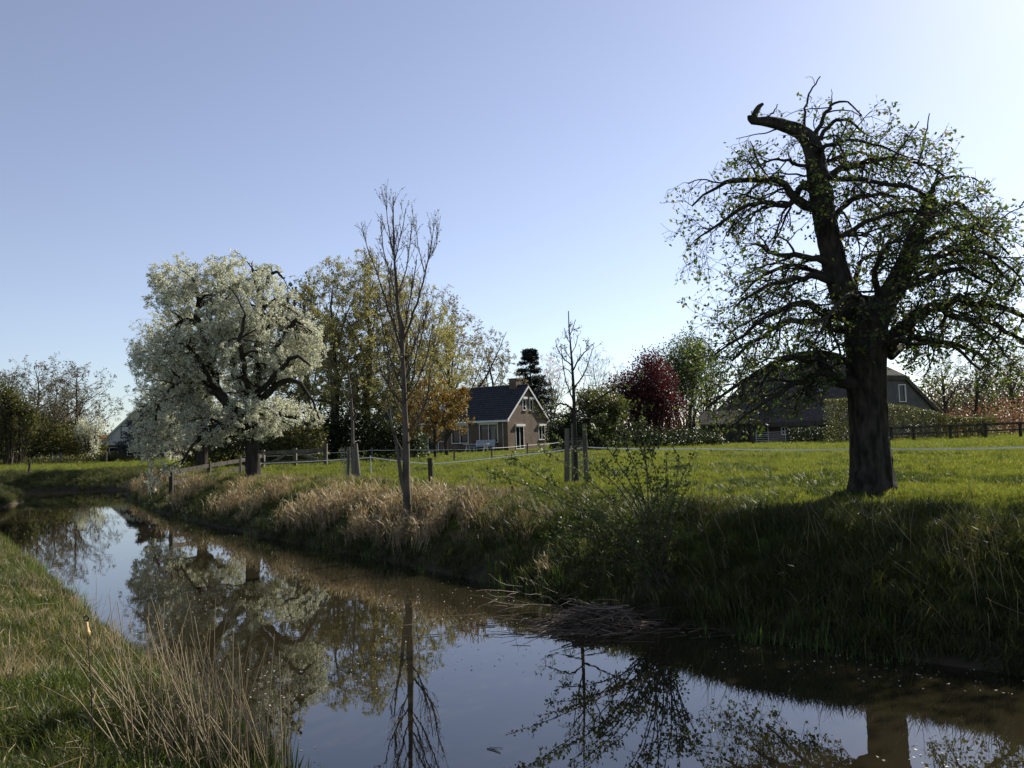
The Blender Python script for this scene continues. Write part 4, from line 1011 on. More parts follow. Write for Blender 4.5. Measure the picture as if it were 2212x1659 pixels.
belt('left_undergrowth', 'brown green undergrowth below the trees at far left', [(*P2(x, 86), h, 5) for x, h in ((-300, 5), (-60, 5), (60, 5.5), (150, 4.5), (205, 3.0))], 'olive_leaf', .24, 30000, 304)
belt('left_brushwood', 'twiggy brown brushwood between the trunks at far left', [(*P2(x, 92), h, 4) for x, h in ((-300, 8), (-60, 7), (60, 6.5), (150, 6.0), (200, 4.2))], 'brown_bud', .2, 24000, 305)
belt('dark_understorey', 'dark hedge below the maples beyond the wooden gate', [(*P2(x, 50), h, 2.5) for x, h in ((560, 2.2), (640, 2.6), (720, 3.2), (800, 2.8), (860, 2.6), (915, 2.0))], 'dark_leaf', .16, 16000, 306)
belt('brown_understorey', 'brown green shrubs behind the wooden gate and rails', [(*P2(x, 45), h, 1.5) for x, h in ((400, 1.5), (480, 2.0), (560, 2.6), (640, 3.0), (700, 2.6))], 'olive_leaf', .14, 9000, 307)
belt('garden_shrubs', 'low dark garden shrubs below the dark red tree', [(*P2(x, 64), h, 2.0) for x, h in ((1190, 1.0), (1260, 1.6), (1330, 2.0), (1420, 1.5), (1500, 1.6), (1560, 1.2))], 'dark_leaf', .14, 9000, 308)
belt('left_hedge_foot', 'low green weeds along the far field edge at left', [(*P2(x, 78), h, 1.0) for x, h in ((-200, .6), (60, .7), (150, .9), (200, 1.1), (235, .8), (330, .6))], 'hedge_leaf', .13, 6000, 309)

alder = None
for i, (x, D, s, lab) in enumerate([(20, 92, 1.02, 'tall twiggy alder at the left edge of the view'), (75, 90, 1.12, 'highest alder of the far left row'), (118, 94, 1.0, 'alder with a forked trunk in the middle of the far left row'),
                                    (163, 88, 1.05, 'open-crowned alder at the right end of the far left row'), (-20, 86, .95, 'alder partly cut off by the left picture edge'), (145, 100, .92, 'thin alder half hidden behind the far left row')]):
    if i % 3 == 0 and i < 4:
        alder = auto_tree('alder_tree', foot(x, 990, D), lab, 401 + i, 10.0, .17, .22, 15, R_(58), .12, levs(10, 1.6, 2.4, 3.0, .2, .1, .05, -.01, 48), 'brown_bud', .14, 4, min_r=.009, group='alders in the far left row')
        alder.scale = (s, s, s)
    else:
        c = copy_tree(alder, foot(x, 990, D), i * 1.7, s); c['label'] = lab
bush('blossoming_bush', foot(192, 985, 84), 'white blossoming bush left of the white gable', 411, 1.5, 1.3, 5.2, 'blossom', .13, 4500, None, gap=.42)
bush('laurel_bush', foot(28, 985, 76), 'bright green bush at the left picture edge', 412, 2.4, 2.0, 8.0, 'olive_leaf', .2, 9000, None, gap=.2)
bush('yellow_bush', foot(236, 1000, 76), 'small yellow green bush at the foot of the white house', 413, .9, .7, 1.0, 'hedge_leaf', .11, 2500, None)

# bare trees at far right
b1 = auto_tree('bare_tree', foot(2045, 940, 76), 'bare round-headed tree above the lowest part of the clipped hedge', 421, 7.2, .17, .35, 12, R_(42), .12, levs(7, 2.0, 3.0, 3.6, .28, .13, .07, -.02, 40), 'brown_bud', .07, 1, min_r=.008, group='bare trees at far right')
c = copy_tree(b1, foot(2118, 940, 74), 2.1, .98); c['label'] = 'bare round-headed tree standing second from the farmhouse'
c = copy_tree(b1, foot(2190, 940, 88), 4.0, 1.15); c['label'] = 'bare round-headed tree nearest the right picture edge'

# clipped hedge in front of the farmhouse
def hedge(name, label, path, n, seed, leaf='hedge_leaf', see=.0):
    rng = np.random.default_rng(seed)
    P = np.array(path, float)      # x, y, height, width
    root = np.array([P[0, 0], P[0, 1], gz(P[0, 0], P[0, 1])])
    t = thing(name, root, label, 'hedge')
    s = np.concatenate([[0], np.cumsum(np.hypot(*np.diff(P[:, :2], axis=0).T))])
    f = norm(P[1:, :2] - P[:-1, :2])
    def pts(n, surf):
        u = rng.random(n) * s[-1]
        X = np.interp(u, s, P[:, 0]); Y = np.interp(u, s, P[:, 1]); Hh = np.interp(u, s, P[:, 2]); W = np.interp(u, s, P[:, 3])
        k = np.minimum(np.searchsorted(s, u, 'right') - 1, len(f) - 1)
        nx_, ny_ = -f[k, 1], f[k, 0]
        v = rng.random(n); q = rng.uniform(-.5, .5, n)
        side = rng.random(n) < surf
        top = rng.random(n) < W / (W + 2 * Hh)
        q = np.where(side & ~top, np.sign(q) * .5, q); v = np.where(side & top, 1.0, v)
        z = ground(X, Y) + v * Hh + rng.normal(0, .035, n) + .1 * (vnoise(u * 1.7, v * 3, seed) - .5)
        X = X + nx_ * q * W + rng.normal(0, .05, n); Y = Y + ny_ * q * W + rng.normal(0, .05, n)
        if see:
            keep = (v > .42) | (rng.random(n) > see)
            X, Y, z = X[keep], Y[keep], z[keep]
        return np.stack([X, Y, z], -1) - root
    leaves('foliage', rng, pts(n, .72), .1, MT[leaf], t, .75, .3)
    ns = int(s[-1] * 5)
    b = pts(ns, 0); u = rng.random(ns) * s[-1]
    X = np.interp(u, s, P[:, 0]); Y = np.interp(u, s, P[:, 1]); Hh = np.interp(u, s, P[:, 2])
    S = np.stack([X, Y, ground(X, Y) - .05], -1) - root
    A, Ar = grow(rng, S, np.tile([0, 0, 1.0], (ns, 1)), Hh * .95, np.full(ns, .025), np.full(ns, .01), 7, .06, 0)
    ts = TubeSet(); ts.add(A, Ar, 4)
    S2, D2, tt, rp, pi = spawn(rng, A, Ar, 7, .1, 1, 55, 12)
    B, Br = grow(rng, S2, D2, np.full(len(S2), .5), rp * .5, rp * .3, 4, .15, 0); ts.add(B, Br, 3)
    ts.build('branches', MT['twig'], t)
def pathpt(xd, D, h, w_): return (*P2(xd, D), h, w_)
hedge('clipped_hedge', 'tall clipped hedge block left of the old tree trunk, before the farmhouse', [pathpt(1790, 60, 3.25, 1.4), pathpt(1880, 60, 3.25, 1.4), pathpt(1912, 60, 3.1, 1.4)], 9000, 431)
hedge('clipped_hedge', 'clipped hedge stepping down to the right of the old tree trunk', [pathpt(1914, 61, 2.8, 1.2), pathpt(1960, 61.5, 2.55, 1.2), pathpt(2010, 62, 2.2, 1.1), pathpt(2060, 62, 1.6, 1.0), pathpt(2100, 62, 1.5, 1.0), pathpt(2150, 62, 1.5, .9)], 15000, 432, see=.6)
hedge('low_hedge', 'low dark hedge under the farmhouse windows', [pathpt(1705, 64, 1.15, 1.0), pathpt(1830, 62.5, 1.15, 1.0)], 5000, 433, 'dark_leaf')

# ------------------------------------------------------------------ buildings
def wall_strips(mb, along, cuts, holes, zt, z0, place, th):
    """wall as strips between the cuts, leaving out the holes (a0, a1, z0, z1); zt gives the top at a place along"""
    cuts = sorted(set(cuts + [h for hh in holes for h in hh[:2]]))
    for a, b in zip(cuts[:-1], cuts[1:]):
        mid = (a + b) / 2
        hs = sorted([(h[2], h[3]) for h in holes if h[0] - 1e-6 < mid < h[1] + 1e-6])
        z = z0; spans = []
        for h0, h1 in hs:
            if h0 > z + 1e-4: spans.append((z, h0, h0))
            z = h1
        spans.append((z, zt(a), zt(b)))
        for zb, ta, tb in spans:
            poly = [place(a, zb), place(b, zb), place(b, tb), place(a, ta)]
            mb.prism(poly, th)
def window(parent, o, a, n, w_, h, shutter=True, mull=1, kind='window', frame='white_paint', sill=True, curtain=False, inner=True, bars=0):
    """o: lower left corner in the wall plane, a: unit vector along the wall, n: outward"""
    o = np.array(o, float); a = np.array(a, float); n = np.array(n, float); up = np.array([0, 0, 1.0])
    f = MB(); fw = .07
    def bar(p, q, wd, dp, off): f.bar(p + n * off, q + n * off, wd if abs((q - p)[2]) < 1e-6 else dp, dp if abs((q - p)[2]) < 1e-6 else wd, up)
    def bx(s0, s1, z0, z1, d0, d1, mb):
        c = [o + a * s + up * z + n * d for d in (d0, d1) for z in (z0, z1) for s in (s0, s1)]
        mb.add(c, [(0, 2, 3, 1), (4, 5, 7, 6), (0, 1, 5, 4), (2, 6, 7, 3), (0, 4, 6, 2), (1, 3, 7, 5)])
    bx(0, fw, 0, h, -.08, .025, f); bx(w_ - fw, w_, 0, h, -.08, .025, f); bx(fw, w_ - fw, 0, fw, -.08, .025, f); bx(fw, w_ - fw, h - fw, h, -.08, .025, f)
    for i in range(mull):
        c = w_ * (i + 1) / (mull + 1); bx(c - fw / 2, c + fw / 2, fw, h - fw, -.07, .015, f)
    for i in range(bars):
        c = h * (i + 1) / (bars + 1); bx(fw, w_ - fw, c - .02, c + .02, -.06, .012, f)
    W = f.build(kind, MT[frame], parent)
    g = MB(); bx(.02, w_ - .02, .02, h - .02, -.1, -.085, g); g.build('pane', MT['glass'], W)
    if inner:
        d = MB()
        for i in range(mull + 1):
            s0 = w_ * i / (mull + 1) + (fw if i == 0 else fw / 2); s1 = w_ * (i + 1) / (mull + 1) - (fw if i == mull else fw / 2)
            bx(s0, s0 + .05, fw, h - fw, -.08, -.01, d); bx(s1 - .05, s1, fw, h - fw, -.08, -.01, d); bx(s0 + .05, s1 - .05, fw, fw + .05, -.08, -.01, d); bx(s0 + .05, s1 - .05, h - fw - .05, h - fw, -.08, -.01, d)
        d.build('casement', MT['dark_frame'], W)
    if curtain:
        cc = MB(); bx(w_ * .62, w_ * .82, .12, h * .8, -.084, -.08, cc); bx(w_ * .12, w_ - .12, h * .72, h - .12, -.084, -.081, cc); cc.build('curtain', MT['curtain'], W)
    if sill:
        sl = MB(); bx(-.06, w_ + .06, -.07, 0, -.08, .07, sl); sl.build('sill', MT['plinth'], W)
    if shutter:
        sb = MB(); bx(-.05, w_ + .05, h + .004, h + .2, -.05, .17, sb); sb.build('shutter_box', MT['white_paint'], W)
    return W
def pantiles(parent, o, ex, es, nrm, lx, ls, mat, rows, cols, name='roof_tiles'):
    """wavy tile courses: o corner at the eave, ex along the eave, es up the slope"""
    o, ex, es, nrm = [np.array(v, float) for v in (o, ex, es, nrm)]
    k = cols * 5
    u = np.linspace(0, 1, k + 1) * lx
    wv = .028 * np.sin(u / lx * cols * 2 * math.pi)
    V = []; Q = []
    for r in range(rows):
        for e in (0, 1):
            s = (r + e * 1.06) * ls / rows; lift = .075 - .05 * e
            V.append(o + ex[None] * u[:, None] + es * s + nrm[None] * (lift + wv)[:, None])
        b = r * 2 * (k + 1)
        i = np.arange(k); Q.append(np.stack([b + i, b + i + 1, b + k + 2 + i, b + k + 1 + i], -1))
        # the face of each course
        V[-2][:, :] = V[-2]
    V = np.concatenate(V); Q = np.concatenate(Q)
    # butt edges of the courses
    Vb = []; Qb = []; nb = len(V)
    for r in range(rows):
        top = V[r * 2 * (k + 1): r * 2 * (k + 1) + k + 1]
        Vb.append(top); Vb.append(top - nrm * .05)
        b = nb + r * 2 * (k + 1); i = np.arange(k)
        Qb.append(np.stack([b + k + 1 + i, b + k + 2 + i, b + 1 + i, b + i], -1))
    me = mesh_np(name, np.concatenate([V] + Vb), np.concatenate([Q] + Qb), None, None, False, mat)
    ob = obj(name, me, parent); ob['kind'] = 'stuff'; return ob

def brick_house():
    D = 70.0
    p = at(1098, 968, D)
    Z = gz(p[0], p[1]) + .05
    t = thing('brick_house', (p[0], p[1], Z), 'small brown brick house with dark tiled roof and white trimmed gable', 'house', rz=R_(-30))
    L_, W_, he = 15.5, 7.2, 3.0
    hr = he + 2.85
    slope = (hr - he) / (W_ / 2)
    wl = MB()
    gh = [(1.35, 2.85, 0.08, 2.12), (5.65, 6.95, .85, 2.15), (2.75, 3.4, 3.55, 4.6), (4.05, 4.7, 3.55, 4.6)]
    zt = lambda y: he + slope * min(y, W_ - y) - .02
    wall_strips(wl, None, [0, W_ / 2, W_], gh, zt, -.3, lambda y, z: (0, y, z), (-.28, 0, 0))
    sh = [(1.0, 2.95, .72, 2.4), (4.1, 5.95, .72, 2.35), (9.2, 10.5, .72, 2.2), (7.7, 8.6, .05, 2.1)]
    wall_strips(wl, None, [.28, L_], sh, lambda a: he, -.3, lambda a, z: (-a, 0, z), (0, .28, 0))
    wl.box(-L_, -.28, W_ - .28, W_, -.3, he); wl.box(-L_, -L_ + .28, .28, W_ - .28, -.3, he)
    wall = wl.build('wall', MT['brick_brown'], t)
    pl = MB(); pl.box(-L_, .015, -.015, 0, -.3, .3); pl.build('plinth', MT['plinth'], t)
    # roof
    rf = MB(); ov = .35
    cs = math.hypot(1, slope)
    for sgn in (1, -1):
        yb = -ov if sgn > 0 else W_ + ov; zb = he - slope * ov
        poly = [(.18, yb, zb), (.18, W_ / 2, hr), (-L_ - .15, W_ / 2, hr), (-L_ - .15, yb, zb)]
        rf.prism(poly if sgn > 0 else poly[::-1], (0, 0, -.1))
    roof = rf.build('roof', MT['tile'], t)
    ls = (W_ / 2 + ov) * cs
    pantiles(roof, (-L_ - .15, -ov, he - slope * ov), (1, 0, 0), (0, 1 / cs, slope / cs), (0, -slope / cs, 1 / cs), L_ + .33, ls, MT['tile'], 15, 66)
    pantiles(roof, (.18, W_ + ov, he - slope * ov), (-1, 0, 0), (0, -1 / cs, slope / cs), (0, slope / cs, 1 / cs), L_ + .33, ls, MT['tile'], 15, 66)
    rd = MB(); rd.tube([(-L_ - .15, W_ / 2, hr + .05), (.18, W_ / 2, hr + .05)], .11, 8); rd.build('ridge', MT['tile'], roof)
    ch = MB(); ch.box(-1.6, -.85, W_ / 2 - .4, W_ / 2 + .4, hr - .6, hr + .62); ch.box(-1.66, -.79, W_ / 2 - .46, W_ / 2 + .46, hr + .62, hr + .72); ch.build('chimney', MT['brick_brown'], roof)
    sk = MB(); y0, y1 = .75, 1.55
    sk.prism([(-8.3, y0, he + slope * y0 + .14), (-7.4, y0, he + slope * y0 + .14), (-7.4, y1, he + slope * y1 + .14), (-8.3, y1, he + slope * y1 + .14)], (0, 0, -.08)); sk.build('skylight', MT['metal'], roof)
    # white barge boards and gutter
    for sgn, nm in ((1, 0), (-1, 1)):
        b = MB(); yb = -ov if sgn > 0 else W_ + ov
        b.prism([(.185, yb, he - slope * ov - .2), (.185, W_ / 2, hr - .2), (.185, W_ / 2, hr - .0), (.185, yb, he - slope * ov)][::sgn], (.05, 0, 0)); b.build('bargeboard', MT['white_paint'], t)
    gt = MB(); gt.box(-L_ - .1, .34, -ov - .12, -ov + .06, he - slope * ov - .2, he - slope * ov - .03); gt.box(-L_, .1, -ov + .06, -.0, he - slope * ov - .2, he - slope * ov - .16); gt.build('gutter', MT['white_paint'], t)
    dp = MB(); dp.tube([(-.45, -.07, -.1), (-.45, -.07, he - slope * ov - .2)], .045, 8); dp.build('downpipe', MT['metal'], t)
    # windows
    for i, (s0, s1, z0, z1) in enumerate(sh[:3]):
        window(t, (-s1, 0, z0), (1, 0, 0), (0, -1, 0), s1 - s0, z1 - z0, curtain=(i == 0))
    window(t, (-sh[3][1], 0, .05), (1, 0, 0), (0, -1, 0), .9, 2.05, False, 0, 'door', sill=False)
    W1 = window(t, (0, 1.35, .08), (0, 1, 0), (1, 0, 0), 1.5, 2.04, True, 1, 'door', sill=False, curtain=False)
    window(t, (0, 5.65, .85), (0, 1, 0), (1, 0, 0), 1.3, 1.3)
    for y in (2.75, 4.05): window(t, (0, y, 3.55), (0, 1, 0), (1, 0, 0), .65, 1.05, True, 0)
    tr = MB()
    for (a, b) in (((-6.4, -.06, 0), (-6.4, -.06, .95)), ((-7.4, -.06, 0), (-7.4, -.06, .95)), ((-7.4, -.06, .95), (-6.4, -.06, .95)), ((-6.75, -.06, 0), (-6.75, -.06, .95)), ((-6.75, -.06, 0), (-6.4, -.06, .95)), ((-6.4, -.06, 0), (-6.75, -.06, .95))): tr.bar(a, b, .05, .05)
    lt = tr.build('lattice', MT['white_paint'], t)
    return t
house = brick_house()
bpy.context.view_layer.update()
def hloc(x, y):
    v = house.matrix_world @ Vector((x, y, 0)); return np.array([v.x, v.y, gz(v.x, v.y)])
# bench below the window
t = thing('garden_bench', hloc(-2.2, -.55), 'pale blue slatted bench against the shaded house wall', 'bench', rz=R_(-30))
for i in range(5):
    b = MB(); b.bar((-1.0, .3 + .03 * i, .58 + .11 * i), (1.0, .3 + .03 * i, .58 + .11 * i), .03, .085); b.build('back_slat', MT['bench_blue'], t)
for i in range(3):
    b = MB(); b.bar((-1.35, -.12 + .14 * i, .48), (1.25, -.12 + .14 * i, .48), .11, .04); b.build('seat_slat', MT['bench_blue'], t)
for x in (-.9, .9):
    for y, h in ((-.12, .46), (.26, .46)):
        b = MB(); b.box(x - .04, x + .04, y - .04, y + .04, -.05, h); b.build('leg', MT['bench_blue'], t)
    b = MB(); b.bar((x, .26, .46), (x, .43, 1.06), .06, .04); b.build('back_support', MT['bench_blue'], t)
t = thing('garden_table', hloc(-1.6, -2.6), 'white garden table with splayed legs on the lawn before the house', 'table', rz=R_(-30))
for i in range(4):
    b = MB(); b.bar((-1.15, -.3 + .2 * i, .72), (1.15, -.3 + .2 * i, .72), .18, .04); b.build('top_board', MT['white_paint'], t)
for x in (-.9, .9):
    for s in (-1, 1):
        b = MB(); b.bar((x, s * .12, .7), (x, s * .42, -.05), .06, .06); b.build('leg', MT['white_paint'], t)
    b = MB(); b.bar((x, -.28, .35), (x, .28, .35), .04, .06); b.build('stretcher', MT['white_paint'], t)

def farmhouse():
    p = at(1800, 958, 68)
    Z = gz(p[0], p[1])
    t = thing('thatched_farmhouse', (p[0], p[1], Z), 'big dark thatched farmhouse with half-hipped grey brick gable behind the old tree', 'farmhouse', rz=R_(-66))
    L_, W_, ze, zr = 17.0, 13.2, 1.85, 7.5
    ov = .55; sl = (zr - ze) / (W_ / 2 + ov)
    hw = 2.3; zh = zr - sl * hw
    top = [(.25, -ov, ze), (.25, W_ / 2 - hw, zh), (-1.9, W_ / 2, zr), (-L_, W_ / 2, zr), (-L_ - .3, -ov, ze)]
    bk = [(.25, W_ + ov, ze), (.25, W_ / 2 + hw, zh), (-1.9, W_ / 2, zr), (-L_, W_ / 2, zr), (-L_ - .3, W_ + ov, ze)]
    m_ = MB()
    m_.prism(top[::-1], (0, 0, -.42)); m_.prism(bk, (0, 0, -.42))
    m_.prism([top[1], top[2], bk[1]][::-1], (0, 0, -.42))
    # slight unevenness of the thatch is left to the material's relief
    roof = m_.build('roof', MT['thatch'], t)
    rr = MB(); rr.tube([(-L_, W_ / 2, zr), (-1.8, W_ / 2, zr)], .22, 8); rr.build('ridge', MT['thatch'], roof)
    skl = MB(); y0, y1 = 2.7, 3.5; zz = lambda y: ze + sl * (y + ov) + .06
    skl.prism([(-4.3, y0, zz(y0)), (-3.5, y0, zz(y0)), (-3.5, y1, zz(y1)), (-4.3, y1, zz(y1))], (0, 0, -.1)); skl.build('skylight', MT['metal'], roof)
    g = MB()
    zt = lambda y: min(ze + sl * (min(y, W_ - y) + ov) - .4, zh - .35)
    gh = [(8.1, 9.0, 3.3, 4.9)]
    wall_strips(g, None, [0, 2.0, W_ / 2 - hw, W_ / 2, W_ / 2 + hw, W_ - 2, W_], gh, zt, -.3, lambda y, z: (0, y, z), (-.3, 0, 0))
    g.build('gable_wall', MT['brick_grey'], t)
    s = MB()
    sh = [(1.5, 2.6, .7, 1.4), (5.2, 6.1, .7, 1.4), (7.8, 8.7, .05, 1.42), (9.4, 10.4, .7, 1.4), (13, 14, .7, 1.4)]
    wall_strips(s, None, [.3, L_], sh, lambda a: 1.62, -.3, lambda a, z: (-a, 0, z), (0, .3, 0))
    s.box(-L_, -.3, W_ - .3, W_, -.3, 1.6); s.box(-L_, -L_ + .3, .3, W_ - .3, -.3, 1.6)
    s.build('side_wall', MT['brick_dark'], t)
    window(t, (0, 8.1, 3.3), (0, 1, 0), (1, 0, 0), .9, 1.6, False, 0, inner=False)
    for i, (a0, a1, z0, z1) in enumerate(sh):
        window(t, (-a1, 0, z0), (1, 0, 0), (0, -1, 0), a1 - a0, z1 - z0, False, 1 if i != 2 else 0, 'window' if i != 2 else 'door', inner=False, bars=1, sill=(i != 2))
farmhouse()

def white_house():
    p = at(217, 995, 96)
    t = thing('white_house', (p[0], p[1], gz(p[0], p[1])), 'white boarded gable house with dark brick base at far left', 'house', rz=R_(8))
    W_, ze, zr, L_ = 8.4, 1.9, 5.95, 11.0
    sl = (zr - ze) / (W_ / 2)
    lo = MB(); wall_strips(lo, None, [0, W_], [(.95, 2.0, .5, 1.5), (3.0, 4.2, .4, 1.55), (5.4, 6.4, .5, 1.5)], lambda a: 1.75, -.3, lambda a, z: (a, 0, z), (0, .28, 0))
    lo.box(0, .28, .28, L_, -.3, 1.75); lo.box(W_ - .28, W_, .28, L_, -.3, 1.75); lo.build('wall', MT['brick_dark'], t)
    for i in range(15):    # boards of the gable, one by one
        z0 = 1.755 + i * .28; z1 = min(z0 + .272, zr - .15)
        y0 = max(0.0, (z0 - ze) / sl); y1 = max(0.0, (z1 - ze) / sl)
        if W_ - 2 * y0 < .3 or z1 <= z0: break
        b = MB(); tip = .012 if i % 2 else .0
        b.prism([(y0, -.03 - tip, z0), (W_ - y0, -.03 - tip, z0), (W_ - y1, -.03 - tip, z1), (y1, -.03 - tip, z1)], (0, .12, 0)); b.build('board', MT['white_board'], t)
    rf = MB()
    for sgn in (1, -1):
        xa = -.35 if sgn > 0 else W_ + .35
        poly = [(xa, -.4, ze - sl * .35), (W_ / 2, -.4, zr), (W_ / 2, L_, zr), (xa, L_, ze - sl * .35)]
        rf.prism(poly[::-sgn], (0, 0, .14))
    roof = rf.build('roof', MT['tile'], t)
    for sgn in (1, -1):
        b = MB(); xa = -.35 if sgn > 0 else W_ + .35
        b.prism([(xa, -.41, ze - sl * .35 - .08), (W_ / 2, -.41, zr - .08), (W_ / 2, -.41, zr + .16), (xa, -.41, ze - sl * .35 + .16)][::sgn], (0, -.05, 0)); b.build('bargeboard', MT['white_paint'], t)
    for s0, s1, z0, z1 in ((.95, 2.0, .5, 1.5), (3.0, 4.2, .4, 1.55), (5.4, 6.4, .5, 1.5)):
        window(t, (s0, 0, z0), (1, 0, 0), (0, -1, 0), s1 - s0, z1 - z0, False, 0, inner=False, bars=1)
    window(t, (2.3, -.06, 2.6), (1, 0, 0), (0, -1, 0), 1.0, 1.4, False, 0, inner=False, frame='dark_frame')
    ch = MB(); ch.box(W_ / 2 + .3, W_ / 2 + .9, 4, 4.6, zr - 1, zr + .5); ch.build('chimney', MT['red_tile'], roof)
white_house()
def shed(root, label, w_, d_, h, roofmat, wallmat, rz):
    t = thing('shed', root, label, 'shed', rz=rz)
    b = MB(); b.box(-w_ / 2, w_ / 2, 0, d_, -.2, h); b.build('wall', MT[wallmat], t)
    r = MB(); r.prism([(-w_ / 2 - .25, -.3, h - .1), (w_ / 2 + .25, -.3, h - .1), (w_ / 2 + .25, d_ / 2, h + d_ * .3), (-w_ / 2 - .25, d_ / 2, h + d_ * .3)], (0, 0, .1))
    r.prism([(-w_ / 2 - .25, d_ / 2, h + d_ * .3), (w_ / 2 + .25, d_ / 2, h + d_ * .3), (w_ / 2 + .25, d_ + .3, h - .1), (-w_ / 2 - .25, d_ + .3, h - .1)], (0, 0, .1)); r.build('roof', MT[roofmat], t)
    d = MB(); d.box(-.5, .5, -.04, -.004, -.1, min(h - .2, 1.9)); d.build('door', MT['wood_dark'], t)
shed(foot(1585, 958, 76), 'low dark shed left of the field gate', 5.5, 4, 1.9, 'thatch', 'wood_dark', R_(-12))
shed(foot(195, 995, 100), 'small red-roofed shed beside the white house', 6, 5, 1.5, 'red_tile', 'brick_dark', R_(10))

# ------------------------------------------------------------------ fences and gates
def post(mb, p, h, r, k=8, lean=(0, 0)):
    mb.tube([(p[0], p[1], p[2] - .3), (p[0] + lean[0] * .5, p[1] + lean[1] * .5, p[2] + h * .5), (p[0] + lean[0], p[1] + lean[1], p[2] + h)], r, k)
def ribbon(name, pts, wd, th, mat, parent, sag=.02):
    mb = MB()
    for a, b in zip(pts[:-1], pts[1:]):
        a = np.array(a); b = np.array(b); n = 10
        q = [a * (1 - i / n) + b * i / n - np.array([0, 0, 4 * sag * (i / n) * (1 - i / n)]) for i in range(n + 1)]
        for u, v in zip(q[:-1], q[1:]): mb.bar(u, v, th, wd)
    return mb.build(name, mat, parent)
t = thing('tape_fence', (0, 0, 0), 'white electric tape strung along the meadow edge on thin posts', 'fence')
tape = [at(2330, 962, 11.2), at(1885, 970, 13.4), at(1520, 969, 15.2), at(1266, 966, 17.45), at(934, 1002, 19.9), at(802, 988, 25), at(563, 1001, 30), at(521, 990, 31)]
ribbon('tape', tape, .022, .003, MT['tape'], t)
for x, y0, y1, D, wdt, mt in ((932, 1056, 989, 19.9, 11, 'wood_dark'), (520, 1024, 984, 31, 5, 'wood_grey'), (802, 1030, 984, 25, 2.2, 'metal'), (2300, 1060, 955, 11.3, 3, 'metal')):
    b = MB(); f = foot(x, y0, D); tp = at(x, y1, D); post(b, f, tp[2] - f[2], wdt / 2 / FPX * D, 8, (-.02, 0)); b.build('post', MT[mt], t)
t = thing('wire_fence', (0, 0, 0), 'thin wire fence with grey posts across the lawn before the brick house', 'fence')
tops = []
for x, y0, y1, D in ((560, 1000, 983, 42), (705, 1000, 976, 42), (804, 1000, 967, 42), (868, 1000, 966, 41), (981, 1001, 966, 40), (1063, 998, 964, 41), (1139, 988, 957, 47), (1208, 979, 952, 56), (1290, 972, 945, 62), (1420, 966, 943, 66), (1560, 962, 938, 70)):
    f = foot(x, y0, D); tp = at(x, y1, D); h = max(.75, tp[2] - f[2])
    b = MB(); post(b, f, h, .045, 7, (random.Random(x).uniform(-.04, .04), 0)); b.build('post', MT['wood_grey'], t)
    tops.append(f + np.array([0, 0, h - .12]))
ribbon('wire', tops, .014, .01, MT['tape'], t, .03)
ribbon('wire', [p_ - np.array([0, 0, .4]) for p_ in tops[:9]], .01, .01, MT['metal'], t, .03)

# old wooden rails running down to the water
t = thing('rail_fence', (0, 0, 0), 'weathered dark plank rail fence slanting down to the ditch behind the pear', 'fence')
RA = [(368, 1022, 28.5), (450, 1006, 31.5), (530, 993, 35.0), (566, 985, 38.0)]
tp = [at(*a) for a in RA]
for k, dz in (('rail', 0.0), ('rail', -.36)):
    for a, b in zip(tp[:-1], tp[1:]):
        mb = MB(); mb.bar(a + (0, 0, dz), b + (0, 0, dz), .05, .15); mb.build('rail', MT['wood_dark'], t)
for a in tp:
    b = MB(); g_ = gz(a[0], a[1] + .08); b.box(a[0] - .06, a[0] + .06, a[1] + .03, a[1] + .15, min(g_, a[2] - .6) - .3, a[2] + .12); b.build('post', MT['wood_dark'], t)
# wooden gate with diagonal braces
D = 38.5
t = thing('wooden_gate', foot(635, 1000, D), 'grey wooden gate with diagonal braces between the pear and the sapling', 'gate')
o = np.array(t.location)
G = lambda x, y, dd=0: at(x, y, D + dd) - o
for (a, b, hh) in ((G(568, 979), G(700, 972), .17), (G(568, 1000), G(700, 995), .14)):
    mb = MB(); mb.bar(a, b, .05, hh); mb.build('rail', MT['wood_grey'], t)
for (a, b) in ((G(578, 1003, -.05), G(630, 975, -.05)), (G(644, 975, -.05), G(692, 998, -.05))):
    mb = MB(); mb.bar(a, b, .04, .13); mb.build('brace', MT['wood_grey'], t)
for x, y0, y1 in ((703, 1004, 958), (637, 1004, 968), (568, 1006, 972)):
    mb = MB(); a = G(x, y0, .1); b = G(x, y1, .1); mb.bar((a[0], a[1], -.3), (b[0], b[1], b[2]), .17, .17, (0, 1, 0)); mb.build('post', MT['wood_grey'], t)

# metal field gate by the farm
D = 66
t = thing('field_gate', foot(1665, 958, D), 'tubular metal field gate before the dark farmhouse wall', 'gate')
o = np.array(t.location)
xa = P2(1634, D)[0] - o[0]; xb = P2(1698, D)[0] - o[0]
for i in range(6):
    mb = MB(); mb.tube([(xa, 0, .12 + i * .165), (xb, 0, .12 + i * .165)], .022, 6); mb.build('bar', MT['metal'], t)
for x in (xa, xb):
    mb = MB(); mb.tube([(x, 0, .05), (x, 0, 1.02)], .028, 6); mb.build('upright', MT['metal'], t)
for x in (xa - .25, xb + .25):
    mb = MB(); mb.box(x - .1, x + .1, -.1, .1, -.3, 1.15); mb.build('post', MT['wood_dark'], t)
